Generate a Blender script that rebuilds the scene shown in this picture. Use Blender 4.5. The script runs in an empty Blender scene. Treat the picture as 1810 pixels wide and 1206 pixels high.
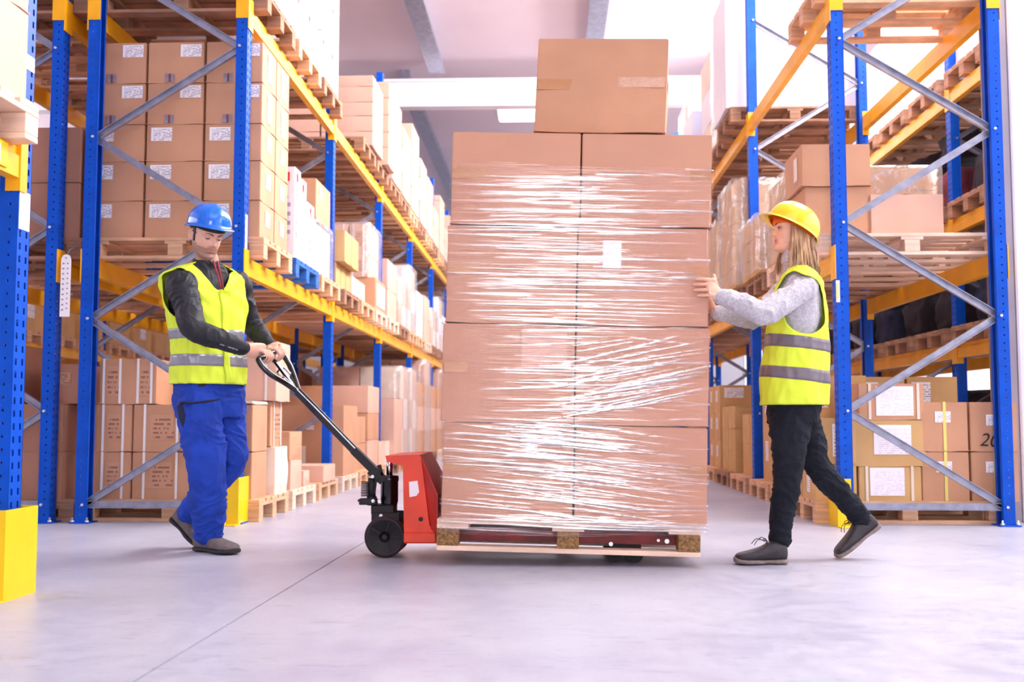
import bpy, bmesh, math, random
from mathutils import Vector, Matrix, Euler, noise
random.seed(7)
SC = bpy.context.scene
COL = SC.collection
R = math.radians

# ------------------------------------------------------------ camera, world, light, exposure
FPX = 1900.0
cam_d = bpy.data.cameras.new('camera'); cam = bpy.data.objects.new('camera', cam_d); COL.objects.link(cam)
cam.location = (0, 0, 0.67)
cam.rotation_euler = (R(90 + 4.18), 0, R(1.96))
cam_d.sensor_width = 36.0; cam_d.lens = 36.0 * FPX / 1810.0
cam_d.clip_start = 0.05; cam_d.clip_end = 200
cam_d.dof.use_dof = True; cam_d.dof.focus_distance = 5.2; cam_d.dof.aperture_fstop = 3.0
SC.camera = cam
CM = cam.rotation_euler.to_matrix()

def A(px, py, Y):
    """world point seen at photo pixel (px,py) standing at depth Y"""
    d = CM @ Vector(((px - 905.0) / FPX, (603.0 - py) / FPX, -1.0))
    return Vector((0, 0, 0.67)) + d * (Y / d.y)

w = bpy.data.worlds.new('world'); SC.world = w; w.use_nodes = True
w.node_tree.nodes['Background'].inputs[0].default_value = (0.93, 0.93, 1.0, 1)
w.node_tree.nodes['Background'].inputs[1].default_value = 1.0
vs = SC.view_settings
vs.view_transform = 'Standard'; vs.look = 'None'; vs.gamma = 1.0; vs.use_curve_mapping = False
vs.exposure = -1.2

def area(name, loc, rot, sx, sy, power, col=(1, 1, 1), spread=180):
    l = bpy.data.lights.new(name, 'AREA'); l.shape = 'RECTANGLE'; l.size = sx; l.size_y = sy
    l.energy = power; l.color = col; l.spread = R(spread)
    o = bpy.data.objects.new(name, l); COL.objects.link(o); o.location = loc; o.rotation_euler = rot
    return o
# daylight through the glazed right wall and the roof lights, with added fill lamps
area('daylight_right', (6.9, 7.0, 4.4), (0, R(90), 0), 4.0, 15.0, 1000, (0.99, 0.98, 1.0))
area('roof_fill', (3.5, 11.4, 6.15), (0, R(58), 0), 1.7, 12.5, 4300, (1.0, 0.975, 0.985))  # added lamp hung tilted in mid-air, brightening the left rack's aisle faces
area('daylight_roof_far', (0.6, 26.0, 6.6), (0, 0, 0), 3.0, 12.0, 800, (0.98, 0.98, 1.0))
area('daylight_roof_near', (1.0, -0.5, 6.75), (R(10), 0, 0), 5.0, 5.0, 300, (0.97, 0.97, 1.0))
area('left_fill', (-12.7, 12.0, 5.2), (0, R(-98), 0), 2.2, 26.0, 1250, (1.0, 0.97, 0.97))  # added fill lamp, brightens the ceiling on the left

# ------------------------------------------------------------ materials
def s2l(c):
    c = c / 255.0
    return c / 12.92 if c <= 0.04045 else ((c + 0.055) / 1.055) ** 2.4
def rgb(r, g, b): return (s2l(r), s2l(g), s2l(b), 1.0)

def mat(name, col, rough=0.6, metal=0.0, var=0.12, scale=6.0, bump=0.0, bscale=60.0, spec=0.5, stretch=None, coat=0.0, dark=None):
    m = bpy.data.materials.new(name); m.use_nodes = True
    nt = m.node_tree; b = nt.nodes['Principled BSDF']
    tc = nt.nodes.new('ShaderNodeTexCoord'); mp = nt.nodes.new('ShaderNodeMapping')
    nt.links.new(tc.outputs['Object'], mp.inputs[0])
    if stretch: mp.inputs['Scale'].default_value = stretch
    n = nt.nodes.new('ShaderNodeTexNoise'); n.inputs['Scale'].default_value = scale; n.inputs['Detail'].default_value = 5
    nt.links.new(mp.outputs[0], n.inputs['Vector'])
    rmp = nt.nodes.new('ShaderNodeValToRGB')
    d = dark or [c * (1 - var) for c in col[:3]] + [1]
    l = [min(1, c * (1 + var * 0.6)) for c in col[:3]] + [1]
    rmp.color_ramp.elements[0].position = 0.35; rmp.color_ramp.elements[0].color = d
    rmp.color_ramp.elements[1].position = 0.65; rmp.color_ramp.elements[1].color = l
    nt.links.new(n.outputs['Fac'], rmp.inputs[0]); nt.links.new(rmp.outputs[0], b.inputs['Base Color'])
    b.inputs['Roughness'].default_value = rough; b.inputs['Metallic'].default_value = metal
    b.inputs['Specular IOR Level'].default_value = spec; b.inputs['Coat Weight'].default_value = coat
    if bump:
        n2 = nt.nodes.new('ShaderNodeTexNoise'); n2.inputs['Scale'].default_value = bscale; n2.inputs['Detail'].default_value = 4
        nt.links.new(mp.outputs[0], n2.inputs['Vector'])
        bp = nt.nodes.new('ShaderNodeBump'); bp.inputs['Strength'].default_value = bump; bp.inputs['Distance'].default_value = 0.01
        nt.links.new(n2.outputs['Fac'], bp.inputs['Height']); nt.links.new(bp.outputs[0], b.inputs['Normal'])
    return m

M = {}
M['blue'] = mat('rack_blue_paint', rgb(0, 80, 196), 0.45, 0.0, 0.14, 9, 0.03, 40, 0.22)
M['yellow'] = mat('beam_yellow_paint', rgb(250, 176, 12), 0.38, 0, 0.10, 5)
M['guard'] = mat('guard_yellow_paint', rgb(255, 208, 0), 0.4, 0, 0.06, 5)
M['galv'] = mat('galvanised_steel', rgb(172, 174, 190), 0.38, 0.75, 0.18, 14)
M['bolt'] = mat('zinc_bolt', rgb(225, 225, 232), 0.3, 0.8, 0.1, 30)
M['wood'] = mat('pallet_pine', rgb(226, 178, 140), 0.75, 0, 0.22, 5, 0.2, 40, stretch=(1, 1, 4))
M['wood2'] = mat('weathered_pallet_wood', rgb(170, 126, 100), 0.8, 0, 0.3, 5, 0.2, 40, stretch=(1, 1, 4))
M['wood3'] = mat('pale_new_pallet_wood', rgb(240, 208, 184), 0.75, 0, 0.15, 5, 0.2, 40, stretch=(1, 1, 4))
M['chip'] = mat('pressed_chip_block', rgb(146, 108, 66), 0.85, 0, 0.5, 90, 0.3, 90)
M['bluewood'] = mat('blue_painted_pallet', rgb(40, 108, 200), 0.6, 0, 0.2, 8, 0.1, 40)
M['card'] = mat('brown_cardboard', rgb(205, 152, 118), 0.7, 0, 0.09, 3, 0.05, 200, 0.4)
M['card2'] = mat('dark_brown_cardboard', rgb(186, 132, 108), 0.7, 0, 0.12, 3, 0.05, 200, 0.4)
M['card3'] = mat('golden_cardboard', rgb(212, 168, 112), 0.7, 0, 0.10, 3, 0.05, 200, 0.4)
M['card4'] = mat('pinkish_cardboard', rgb(222, 178, 156), 0.7, 0, 0.07, 3, 0.05, 200, 0.4)
M['white'] = mat('white_coated_carton', rgb(238, 232, 238), 0.5, 0, 0.04, 3)
M['cream'] = mat('cream_carton', rgb(236, 218, 200), 0.6, 0, 0.05, 3)
M['strap'] = mat('white_plastic_strap', rgb(244, 238, 236), 0.4, 0, 0.03, 8)
M['ystrap'] = mat('yellow_plastic_strap', rgb(234, 218, 120), 0.4, 0, 0.05, 8)
M['tape'] = mat('brown_packing_tape', rgb(196, 140, 96), 0.25, 0, 0.08, 12)
M['red'] = mat('red_print', rgb(226, 30, 44), 0.5, 0, 0.1, 20)
M['black'] = mat('black_rubber', rgb(22, 20, 24), 0.6, 0, 0.3, 20)
M['blackgloss'] = mat('black_gloss_paint', rgb(14, 14, 18), 0.22, 0, 0.2, 10, coat=0.4)
M['ink'] = mat('black_marker_ink', rgb(60, 42, 40), 0.7, 0, 0.2, 20)
M['orange'] = mat('orange_red_paint', rgb(232, 62, 26), 0.42, 0, 0.14, 7)
M['darkorange'] = mat('dark_red_oxide_paint', rgb(180, 38, 28), 0.45, 0, 0.18, 7)
M['cleartape'] = mat('shiny_clear_tape', rgb(216, 168, 136), 0.08, 0, 0.05, 9, 0.3, 60, coat=1.0)
M['loadcard'] = mat('smooth_brown_cardboard', rgb(204, 150, 120), 0.55, 0, 0.06, 2.5, 0.04, 160, 0.45)
M['forkred'] = mat('worn_dark_red_paint', rgb(132, 28, 26), 0.5, 0, 0.35, 12)
M['chrome'] = mat('chromed_rod', rgb(210, 210, 215), 0.12, 1.0, 0.05, 10)
M['paper'] = mat('white_paper', rgb(250, 244, 246), 0.5, 0, 0.02, 4)
M['darkcloth'] = mat('dark_cloth', rgb(34, 26, 38), 0.9, 0, 0.5, 9, 0.5, 14)
M['maroon'] = mat('maroon_cloth', rgb(112, 42, 56), 0.9, 0, 0.5, 9, 0.5, 14)
M['navy'] = mat('navy_cloth', rgb(30, 36, 66), 0.9, 0, 0.5, 9, 0.5, 14)
M['steelwhite'] = mat('white_clad_steel', rgb(238, 234, 242), 0.5, 0, 0.03, 2)
M['greypaint'] = mat('grey_painted_steel', rgb(158, 148, 158), 0.5, 0.2, 0.1, 3)

def ramp_of(nt, pts):
    r = nt.nodes.new('ShaderNodeValToRGB'); e = r.color_ramp.elements
    e[0].position, e[0].color = pts[0]; e[1].position, e[1].color = pts[-1]
    for p, c in pts[1:-1]:
        x = e.new(p); x.color = c
    return r

# printed label: white sheet with rows of small dark text
def label_mat(name, base, ink, rows=9.0, cols=26.0):
    m = bpy.data.materials.new(name); m.use_nodes = True; nt = m.node_tree; b = nt.nodes['Principled BSDF']
    tc = nt.nodes.new('ShaderNodeTexCoord'); sp = nt.nodes.new('ShaderNodeSeparateXYZ'); nt.links.new(tc.outputs['Generated'], sp.inputs[0])
    def mth(op, a, bb=None):
        n = nt.nodes.new('ShaderNodeMath'); n.operation = op
        for i, v in enumerate((a, bb)):
            if v is None: continue
            if isinstance(v, (int, float)): n.inputs[i].default_value = v
            else: nt.links.new(v, n.inputs[i])
        return n.outputs[0]
    v = sp.outputs[2]
    u = mth('ADD', sp.outputs[0], sp.outputs[1])
    rowf = mth('FRACT', mth('MULTIPLY', v, rows))
    rowi = mth('FLOOR', mth('MULTIPLY', v, rows))
    line = mth('GREATER_THAN', rowf, 0.55)
    cb = nt.nodes.new('ShaderNodeCombineXYZ'); nt.links.new(mth('FLOOR', mth('MULTIPLY', u, cols)), cb.inputs[0]); nt.links.new(rowi, cb.inputs[1])
    wn = nt.nodes.new('ShaderNodeTexWhiteNoise'); wn.noise_dimensions = '2D'; nt.links.new(cb.outputs[0], wn.inputs['Vector'])
    ch = mth('GREATER_THAN', wn.outputs['Value'], 0.45)
    edge = mth('MULTIPLY', mth('GREATER_THAN', u, 0.12), mth('LESS_THAN', v, 0.9))
    mask = mth('MULTIPLY', mth('MULTIPLY', line, ch), edge)
    mx = nt.nodes.new('ShaderNodeMix'); mx.data_type = 'RGBA'
    nt.links.new(mask, mx.inputs[0]); mx.inputs[6].default_value = base; mx.inputs[7].default_value = ink
    nt.links.new(mx.outputs[2], b.inputs['Base Color']); b.inputs['Roughness'].default_value = 0.5
    return m
M['label'] = label_mat('printed_shipping_label', rgb(250, 244, 246), rgb(150, 135, 150))
M['print'] = label_mat('faint_printed_text', rgb(205, 152, 118), rgb(150, 100, 80), 6, 14)
M['biglabel'] = label_mat('large_address_sheet', rgb(250, 242, 246), rgb(226, 216, 230), 14, 30)
M['whiteprint'] = label_mat('printed_white_panel', rgb(240, 234, 240), rgb(170, 160, 190), 5, 4)

def film_mat(name, fac, tint=(1, 1, 1, 1), streak=(3, 3, 60), rough=0.16, bump=0.35, milk=0.0):
    """clear stretch film: mostly see-through, shiny, with fine wrinkles running along the wrap"""
    m = bpy.data.materials.new(name); m.use_nodes = True; nt = m.node_tree
    for n in list(nt.nodes):
        if n.type != 'OUTPUT_MATERIAL': nt.nodes.remove(n)
    out = nt.nodes['Material Output']
    tc = nt.nodes.new('ShaderNodeTexCoord'); mp = nt.nodes.new('ShaderNodeMapping'); nt.links.new(tc.outputs['Object'], mp.inputs[0])
    mp.inputs['Scale'].default_value = streak; mp.inputs['Rotation'].default_value = (0, R(-2.5), 0)
    n1 = nt.nodes.new('ShaderNodeTexNoise'); n1.inputs['Scale'].default_value = 1.0; n1.inputs['Detail'].default_value = 3; n1.inputs['Distortion'].default_value = 0.3
    nt.links.new(mp.outputs[0], n1.inputs['Vector'])
    bp = nt.nodes.new('ShaderNodeBump'); bp.inputs['Strength'].default_value = bump; bp.inputs['Distance'].default_value = 0.02
    nt.links.new(n1.outputs['Fac'], bp.inputs['Height'])
    gl = nt.nodes.new('ShaderNodeBsdfGlossy'); gl.inputs['Roughness'].default_value = rough; gl.inputs['Color'].default_value = (1, 1, 1, 1)
    nt.links.new(bp.outputs[0], gl.inputs['Normal'])
    df = nt.nodes.new('ShaderNodeBsdfDiffuse'); df.inputs[0].default_value = (0.95, 0.93, 0.96, 1)
    tr = nt.nodes.new('ShaderNodeBsdfTransparent'); tr.inputs[0].default_value = tint
    wr = ramp_of(nt, [(0.50, (0, 0, 0, 1)), (0.64, (1, 1, 1, 1))]); nt.links.new(n1.outputs['Fac'], wr.inputs[0])
    mm = nt.nodes.new('ShaderNodeMath'); mm.operation = 'MULTIPLY_ADD'; nt.links.new(wr.outputs[0], mm.inputs[0])
    mm.inputs[1].default_value = fac * 2.0; mm.inputs[2].default_value = fac
    s1 = nt.nodes.new('ShaderNodeMixShader'); nt.links.new(mm.outputs[0], s1.inputs[0]); nt.links.new(tr.outputs[0], s1.inputs[1]); nt.links.new(gl.outputs[0], s1.inputs[2])
    s2 = nt.nodes.new('ShaderNodeMixShader'); s2.inputs[0].default_value = milk; nt.links.new(s1.outputs[0], s2.inputs[1]); nt.links.new(df.outputs[0], s2.inputs[2])
    nt.links.new(s2.outputs[0], out.inputs['Surface'])
    return m
M['film'] = film_mat('clear_stretch_film', 0.10, (0.98, 0.96, 0.97, 1), (2.2, 2.2, 70), 0.12, 0.5, 0.02)
M['bgfilm'] = film_mat('cloudy_stretch_film', 0.13, (1, 1, 1, 1), (7, 7, 9), 0.2, 0.6, 0.12)

# ------------------------------------------------------------ mesh helpers
def finish(bm, name, m, parent=None, smooth=False, loc=None):
    bmesh.ops.recalc_face_normals(bm, faces=bm.faces)
    me = bpy.data.meshes.new(name); bm.to_mesh(me); bm.free()
    ms = m if isinstance(m, (list, tuple)) else [m]
    for x in ms: me.materials.append(x)
    if smooth:
        for p in me.polygons: p.use_smooth = True
    o = bpy.data.objects.new(name, me); COL.objects.link(o)
    if parent: o.parent = parent
    if loc is not None: o.location = loc
    return o
def linkobj(name, me, parent=None, loc=(0, 0, 0), rot=(0, 0, 0)):
    o = bpy.data.objects.new(name, me); COL.objects.link(o); o.parent = parent; o.location = loc; o.rotation_euler = rot
    return o
def tag(o, label=None, cat=None, group=None, kind=None):
    if label:
        o['label'] = label
    if cat: o['category'] = cat
    if group: o['group'] = group
    if kind: o['kind'] = kind
    return o
def empty(name, loc, label=None, cat=None, group=None, rot=(0, 0, 0)):
    o = bpy.data.objects.new(name, None); COL.objects.link(o); o.location = loc; o.rotation_euler = rot; o.empty_display_size = 0.1
    return tag(o, label, cat, group)
def abox(bm, x0, x1, y0, y1, z0, z1, mi=0, bev=0.0):
    vs_ = [bm.verts.new(p) for p in ((x0, y0, z0), (x1, y0, z0), (x1, y1, z0), (x0, y1, z0), (x0, y0, z1), (x1, y0, z1), (x1, y1, z1), (x0, y1, z1))]
    fs = []
    for q in ((0, 1, 2, 3), (4, 5, 6, 7), (0, 1, 5, 4), (1, 2, 6, 5), (2, 3, 7, 6), (3, 0, 4, 7)):
        f = bm.faces.new([vs_[i] for i in q]); f.material_index = mi; fs.append(f)
    if bev:
        es = list({e for f in fs for e in f.edges})
        bmesh.ops.bevel(bm, geom=es, offset=bev, segments=1, affect='EDGES')
    return vs_
def bar(bm, p0, p1, wu, wv, up=(0, 0, 1), mi=0):
    """rectangular bar from p0 to p1, wu wide sideways, wv along up"""
    p0, p1 = Vector(p0), Vector(p1); d = (p1 - p0).normalized(); upv = Vector(up)
    s = d.cross(upv).normalized() * wu / 2; v = s.cross(d).normalized() * wv / 2
    c = [bm.verts.new(p + a * s + b * v) for p in (p0, p1) for a, b in ((-1, -1), (1, -1), (1, 1), (-1, 1))]
    for q in ((0, 1, 2, 3), (4, 5, 6, 7), (0, 1, 5, 4), (1, 2, 6, 5), (2, 3, 7, 6), (3, 0, 4, 7)):
        bm.faces.new([c[i] for i in q]).material_index = mi
def tube(bm, pts, rad, n=10, mi=0, cap=True, flat=1.0):
    pts = [Vector(p) for p in pts]; rs = rad if isinstance(rad, (list, tuple)) else [rad] * len(pts)
    rings = []; prev = None
    for i, p in enumerate(pts):
        t = (pts[min(i + 1, len(pts) - 1)] - pts[max(i - 1, 0)]).normalized()
        if prev is None:
            a = Vector((0, 0, 1)) if abs(t.z) < 0.9 else Vector((1, 0, 0)); u = t.cross(a).normalized()
        else: u = (prev - t * prev.dot(t)).normalized()
        v = t.cross(u); prev = u
        rings.append([bm.verts.new(p + (u * math.cos(2 * math.pi * k / n) + v * math.sin(2 * math.pi * k / n) * flat) * rs[i]) for k in range(n)])
    for a, b in zip(rings, rings[1:]):
        for k in range(n):
            f = bm.faces.new((a[k], a[(k + 1) % n], b[(k + 1) % n], b[k])); f.material_index = mi; f.smooth = True
    if cap:
        bm.faces.new(rings[0][::-1]).material_index = mi; bm.faces.new(rings[-1]).material_index = mi
def prism(bm, pts2, y0, y1, mi=0):
    """outline in XZ extruded along Y"""
    a = [bm.verts.new((x, y0, z)) for x, z in pts2]; b = [bm.verts.new((x, y1, z)) for x, z in pts2]
    bm.faces.new(a).material_index = mi; bm.faces.new(b[::-1]).material_index = mi
    for i in range(len(a)):
        j = (i + 1) % len(a); bm.faces.new((a[i], b[i], b[j], a[j])).material_index = mi

# ------------------------------------------------------------ the hall
def struct(name, bm, m, **k):
    o = finish(bm, name, m, **k); o['kind'] = 'structure'; return o

def floor_mat():
    m = bpy.data.materials.new('power_floated_concrete'); m.use_nodes = True; nt = m.node_tree; b = nt.nodes['Principled BSDF']
    tc = nt.nodes.new('ShaderNodeTexCoord')
    n1 = nt.nodes.new('ShaderNodeTexNoise'); n1.inputs['Scale'].default_value = 0.9; n1.inputs['Detail'].default_value = 8; n1.inputs['Roughness'].default_value = 0.6
    mp = nt.nodes.new('ShaderNodeMapping'); mp.inputs['Scale'].default_value = (1.0, 0.8, 1); nt.links.new(tc.outputs['Object'], mp.inputs[0]); nt.links.new(mp.outputs[0], n1.inputs['Vector'])
    r1 = ramp_of(nt, [(0.34, rgb(170, 168, 186)), (0.5, rgb(187, 187, 199)), (0.68, rgb(200, 199, 209))]); nt.links.new(n1.outputs['Fac'], r1.inputs[0])
    n2 = nt.nodes.new('ShaderNodeTexNoise'); n2.inputs['Scale'].default_value = 11; n2.inputs['Detail'].default_value = 12; n2.inputs['Roughness'].default_value = 0.7
    nt.links.new(tc.outputs['Object'], n2.inputs['Vector'])
    r2 = ramp_of(nt, [(0.26, (0.74, 0.73, 0.76, 1)), (0.40, (0.93, 0.93, 0.94, 1)), (0.62, (1, 1, 1, 1))]); nt.links.new(n2.outputs['Fac'], r2.inputs[0])
    mx = nt.nodes.new('ShaderNodeMix'); mx.data_type = 'RGBA'; mx.blend_type = 'MULTIPLY'; mx.inputs[0].default_value = 1
    nt.links.new(r1.outputs[0], mx.inputs[6]); nt.links.new(r2.outputs[0], mx.inputs[7])
    # a scuffed patch near the right front
    n3 = nt.nodes.new('ShaderNodeTexNoise'); n3.inputs['Scale'].default_value = 2.4; n3.inputs['Detail'].default_value = 12; n3.inputs['Roughness'].default_value = 0.75
    nt.links.new(tc.outputs['Object'], n3.inputs['Vector'])
    vd = nt.nodes.new('ShaderNodeVectorMath'); vd.operation = 'DISTANCE'; nt.links.new(tc.outputs['Object'], vd.inputs[0]); vd.inputs[1].default_value = (1.35, 3.3, 0)
    r3 = ramp_of(nt, [(0.15, (1, 1, 1, 1)), (0.75, (0, 0, 0, 1))]); nt.links.new(vd.outputs['Value'], r3.inputs[0])
    r4 = ramp_of(nt, [(0.46, (0, 0, 0, 1)), (0.62, (1, 1, 1, 1))]); nt.links.new(n3.outputs['Fac'], r4.inputs[0])
    mu = nt.nodes.new('ShaderNodeMath'); mu.operation = 'MULTIPLY'; nt.links.new(r3.outputs[0], mu.inputs[0]); nt.links.new(r4.outputs[0], mu.inputs[1])
    mu2 = nt.nodes.new('ShaderNodeMath'); mu2.operation = 'MULTIPLY'; nt.links.new(mu.outputs[0], mu2.inputs[0]); mu2.inputs[1].default_value = 0.5
    mx2 = nt.nodes.new('ShaderNodeMix'); mx2.data_type = 'RGBA'; nt.links.new(mu2.outputs[0], mx2.inputs[0]); nt.links.new(mx.outputs[2], mx2.inputs[6]); mx2.inputs[7].default_value = rgb(150, 138, 150)
    # fine speckle and drawn-out scuffs
    n5 = nt.nodes.new('ShaderNodeTexNoise'); n5.inputs['Scale'].default_value = 55; n5.inputs['Detail'].default_value = 6; n5.inputs['Roughness'].default_value = 0.8; nt.links.new(tc.outputs['Object'], n5.inputs['Vector'])
    r5 = ramp_of(nt, [(0.30, (0.80, 0.79, 0.82, 1)), (0.46, (1, 1, 1, 1))]); nt.links.new(n5.outputs['Fac'], r5.inputs[0])
    mp6 = nt.nodes.new('ShaderNodeMapping'); mp6.inputs['Scale'].default_value = (3, 14, 1); mp6.inputs['Rotation'].default_value = (0, 0, R(28)); nt.links.new(tc.outputs['Object'], mp6.inputs[0])
    n6 = nt.nodes.new('ShaderNodeTexNoise'); n6.inputs['Scale'].default_value = 2.2; n6.inputs['Detail'].default_value = 9; n6.inputs['Distortion'].default_value = 1.5; nt.links.new(mp6.outputs[0], n6.inputs['Vector'])
    r6 = ramp_of(nt, [(0.30, (0.78, 0.77, 0.80, 1)), (0.40, (1, 1, 1, 1))]); nt.links.new(n6.outputs['Fac'], r6.inputs[0])
    m5 = nt.nodes.new('ShaderNodeMix'); m5.data_type = 'RGBA'; m5.blend_type = 'MULTIPLY'; m5.inputs[0].default_value = 1; nt.links.new(mx2.outputs[2], m5.inputs[6]); nt.links.new(r5.outputs[0], m5.inputs[7])
    m6 = nt.nodes.new('ShaderNodeMix'); m6.data_type = 'RGBA'; m6.blend_type = 'MULTIPLY'; m6.inputs[0].default_value = 1; nt.links.new(m5.outputs[2], m6.inputs[6]); nt.links.new(r6.outputs[0], m6.inputs[7])
    nt.links.new(m6.outputs[2], b.inputs['Base Color'])
    rr = ramp_of(nt, [(0.3, (0.30, 0.30, 0.30, 1)), (0.7, (0.46, 0.46, 0.46, 1))]); nt.links.new(n2.outputs['Fac'], rr.inputs[0]); nt.links.new(rr.outputs[0], b.inputs['Roughness'])
    bp = nt.nodes.new('ShaderNodeBump'); bp.inputs['Strength'].default_value = 0.08; bp.inputs['Distance'].default_value = 0.01
    nt.links.new(n1.outputs['Fac'], bp.inputs['Height']); nt.links.new(bp.outputs[0], b.inputs['Normal'])
    return m
XL, XR, YN, YF, HC = -13.0, 7.2, -7.0, 40.0, 7.0
# floor slab split along the saw-cut joint, leaving a real groove between the two pours
J0, J1 = A(235, 1206, 1.0), None
def on_floor(px, py):
    d = CM @ Vector(((px - 905.0) / FPX, (603.0 - py) / FPX, -1.0)); t = -0.67 / d.z
    return Vector((d.x * t, d.y * t, 0))
ja, jb = on_floor(238, 1204), on_floor(648, 956)
jd = (jb - ja).normalized()
bm = bmesh.new()
def jx(y, off): return ja.x + (y - ja.y) * jd.x / jd.y + off
N = 200
for sgn in (-1, 1):
    prev = None
    for i in range(N + 1):
        y = YN + (YF - YN) * i / N if i else YN
        x = jx(y, 0)
        wgl = 0.0040 + 0.0022 * noise.noise(Vector((y * 3, 1, 0)))
        e = min(max(x, XL), XR) + sgn * max(0.0012, wgl)
        side = XL if sgn < 0 else XR
        v = [bm.verts.new((e, y, 0)), bm.verts.new((side, y, 0)), bm.verts.new((e, y, -0.03))]
        if prev:
            bm.faces.new((prev[0], prev[1], v[1], v[0])); bm.faces.new((prev[0], v[0], v[2], prev[2]))
        prev = v
fl = struct('floor', bm, floor_mat())
bm = bmesh.new(); abox(bm, XL, XR, YN, YF, -0.08, -0.031)
struct('trim_1', bm, mat('dark_joint_bed', rgb(46, 42, 50), 0.9))

M['ceil'] = mat('lilac_grey_roof_panel', rgb(230, 212, 221), 0.6, 0, 0.05, 0.6)
M['wallw'] = mat('off_white_wall_panel', rgb(222, 216, 224), 0.6, 0, 0.04, 0.6)
bm = bmesh.new(); abox(bm, XL, XR, YN, YF, HC, HC + 0.1); struct('ceiling', bm, M['ceil'])
bm = bmesh.new(); abox(bm, XL, XR, YF, YF + 0.1, 0, HC); struct('wall_far', bm, M['wallw'])
bm = bmesh.new(); abox(bm, XL - 0.1, XL, YN, YF, 0, HC); struct('wall_left', bm, M['wallw'])

def emit(name, col, st):
    m = bpy.data.materials.new(name); m.use_nodes = True; nt = m.node_tree; b = nt.nodes['Principled BSDF']
    n = nt.nodes.new('ShaderNodeTexNoise'); n.inputs['Scale'].default_value = 0.8
    r = ramp_of(nt, [(0.3, (col[0] * 0.9, col[1] * 0.9, col[2] * 0.95, 1)), (0.7, col)]); nt.links.new(n.outputs['Fac'], r.inputs[0])
    nt.links.new(r.outputs[0], b.inputs['Emission Color']); b.inputs['Emission Strength'].default_value = st
    b.inputs['Base Color'].default_value = (0.8, 0.8, 0.85, 1); b.inputs['Roughness'].default_value = 0.4
    return m
M['daypane'] = emit('daylit_window_pane', (0.98, 0.97, 1.0, 1), 2.2)
M['nearglow'] = emit('near_glow_panel', (1.0, 0.98, 0.98, 1), 19.0)  # added glow behind the camera, makes the streaks on the film
M['tube'] = emit('lit_ceiling_lamp', (1, 1, 1, 1), 7.0)
# right wall: low and high plinth with a long glazed band, mullions
bm = bmesh.new(); abox(bm, XR, XR + 0.1, YN, YF, 0, 0.25); abox(bm, XR, XR + 0.1, YN, YF, 6.5, HC); struct('wall_right', bm, M['wallw'])
bm = bmesh.new(); abox(bm, XR + 0.04, XR + 0.06, YN, YF, 0.25, 6.5); struct('window_1', bm, M['daypane'])
bm = bmesh.new()
for k in range(12): abox(bm, XR - 0.02, XR + 0.03, YN + 2 + 4 * k, YN + 2.08 + 4 * k, 0.25, 6.5)
for z in (2.3, 4.4): abox(bm, XR - 0.02, XR + 0.03, YN, YF, z, z + 0.07)
struct('trim_2', bm, M['greypaint'])
bm = bmesh.new(); abox(bm, XL + 0.0, XL + 0.02, -1, 25, 4.1, 6.3); struct('window_4', bm, M['daypane'])  # added glowing pane, put in behind the left fill lamp
# wall behind the camera, an added glowing panel in its opening for film highlights
bm = bmesh.new()
abox(bm, XL, -1.05, YN, YN + 0.1, 0, HC); abox(bm, 1.45, XR, YN, YN + 0.1, 0, HC); abox(bm, -1.05, 1.45, YN, YN + 0.1, 4.6, HC)
struct('wall_near', bm, M['wallw'])
bm = bmesh.new(); abox(bm, -1.05, 1.45, YN, YN + 0.02, 0, 4.6); struct('glow_panel', bm, M['nearglow'])
# roof lights
n = 1
for (x0, x1, y0, y1) in ((0.95, 6.6, 2.4, 17.6), (3.4, 6.6, 20.4, 38)):
    n += 1
    bm = bmesh.new(); abox(bm, x0, x1, y0, y1, HC - 0.03, HC - 0.005); struct('window_%d' % n, bm, M['daypane'])
# roof girders across the aisle and the pipe that runs along it
k = 2
for y in (2.0, 18.6, 33.0):
    k += 1; bm = bmesh.new()
    abox(bm, XL, XR, y, y + 0.25, HC - 0.80, HC - 0.76); abox(bm, XL, XR, y, y + 0.25, HC - 0.34, HC - 0.30); abox(bm, XL, XR, y + 0.11, y + 0.14, HC - 0.76, HC - 0.34)
    struct('trim_%d' % k, bm, M['steelwhite'])
for (x, y0, y1) in ((-1.95, -4, 18.5), (-2.6, 19.0, 33), (0.75, -4, 18.5), (-7.0, -4, 33)):
    k += 1; bm = bmesh.new(); abox(bm, x - 0.09, x + 0.09, y0, y1, HC - 0.22, HC); abox(bm, x - 0.14, x + 0.14, y0, y1, HC - 0.25, HC - 0.22)
    struct('trim_%d' % k, bm, M['galv'])
# lamps
for i, (p, lab) in enumerate(((A(917, 198, 21.5), 'long bright ceiling lamp hanging above the far aisle, left of the top box'),
                              (A(1228, 150, 21.5), 'bright ceiling lamp above the right rack, right of the top box'))):
    t = empty('ceiling_lamp', p, lab, 'lamp')
    if i: t['group'] = 'ceiling lamps'
    else: t['group'] = 'ceiling lamps'
    bm = bmesh.new(); abox(bm, -0.45, 0.45, -0.6, 0.6, 0.0, 0.12, bev=0.02); finish(bm, 'lamp_housing', M['steelwhite'], t)
    bm = bmesh.new(); abox(bm, -0.42, 0.42, -0.57, 0.57, -0.05, -0.001, bev=0.02); finish(bm, 'diffuser', M['tube'], t)
    bm = bmesh.new(); tube(bm, [(0, 0, 0.12), (0, 0, HC - p.z)], 0.01, 6); finish(bm, 'hanger', M['galv'], t)
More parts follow.
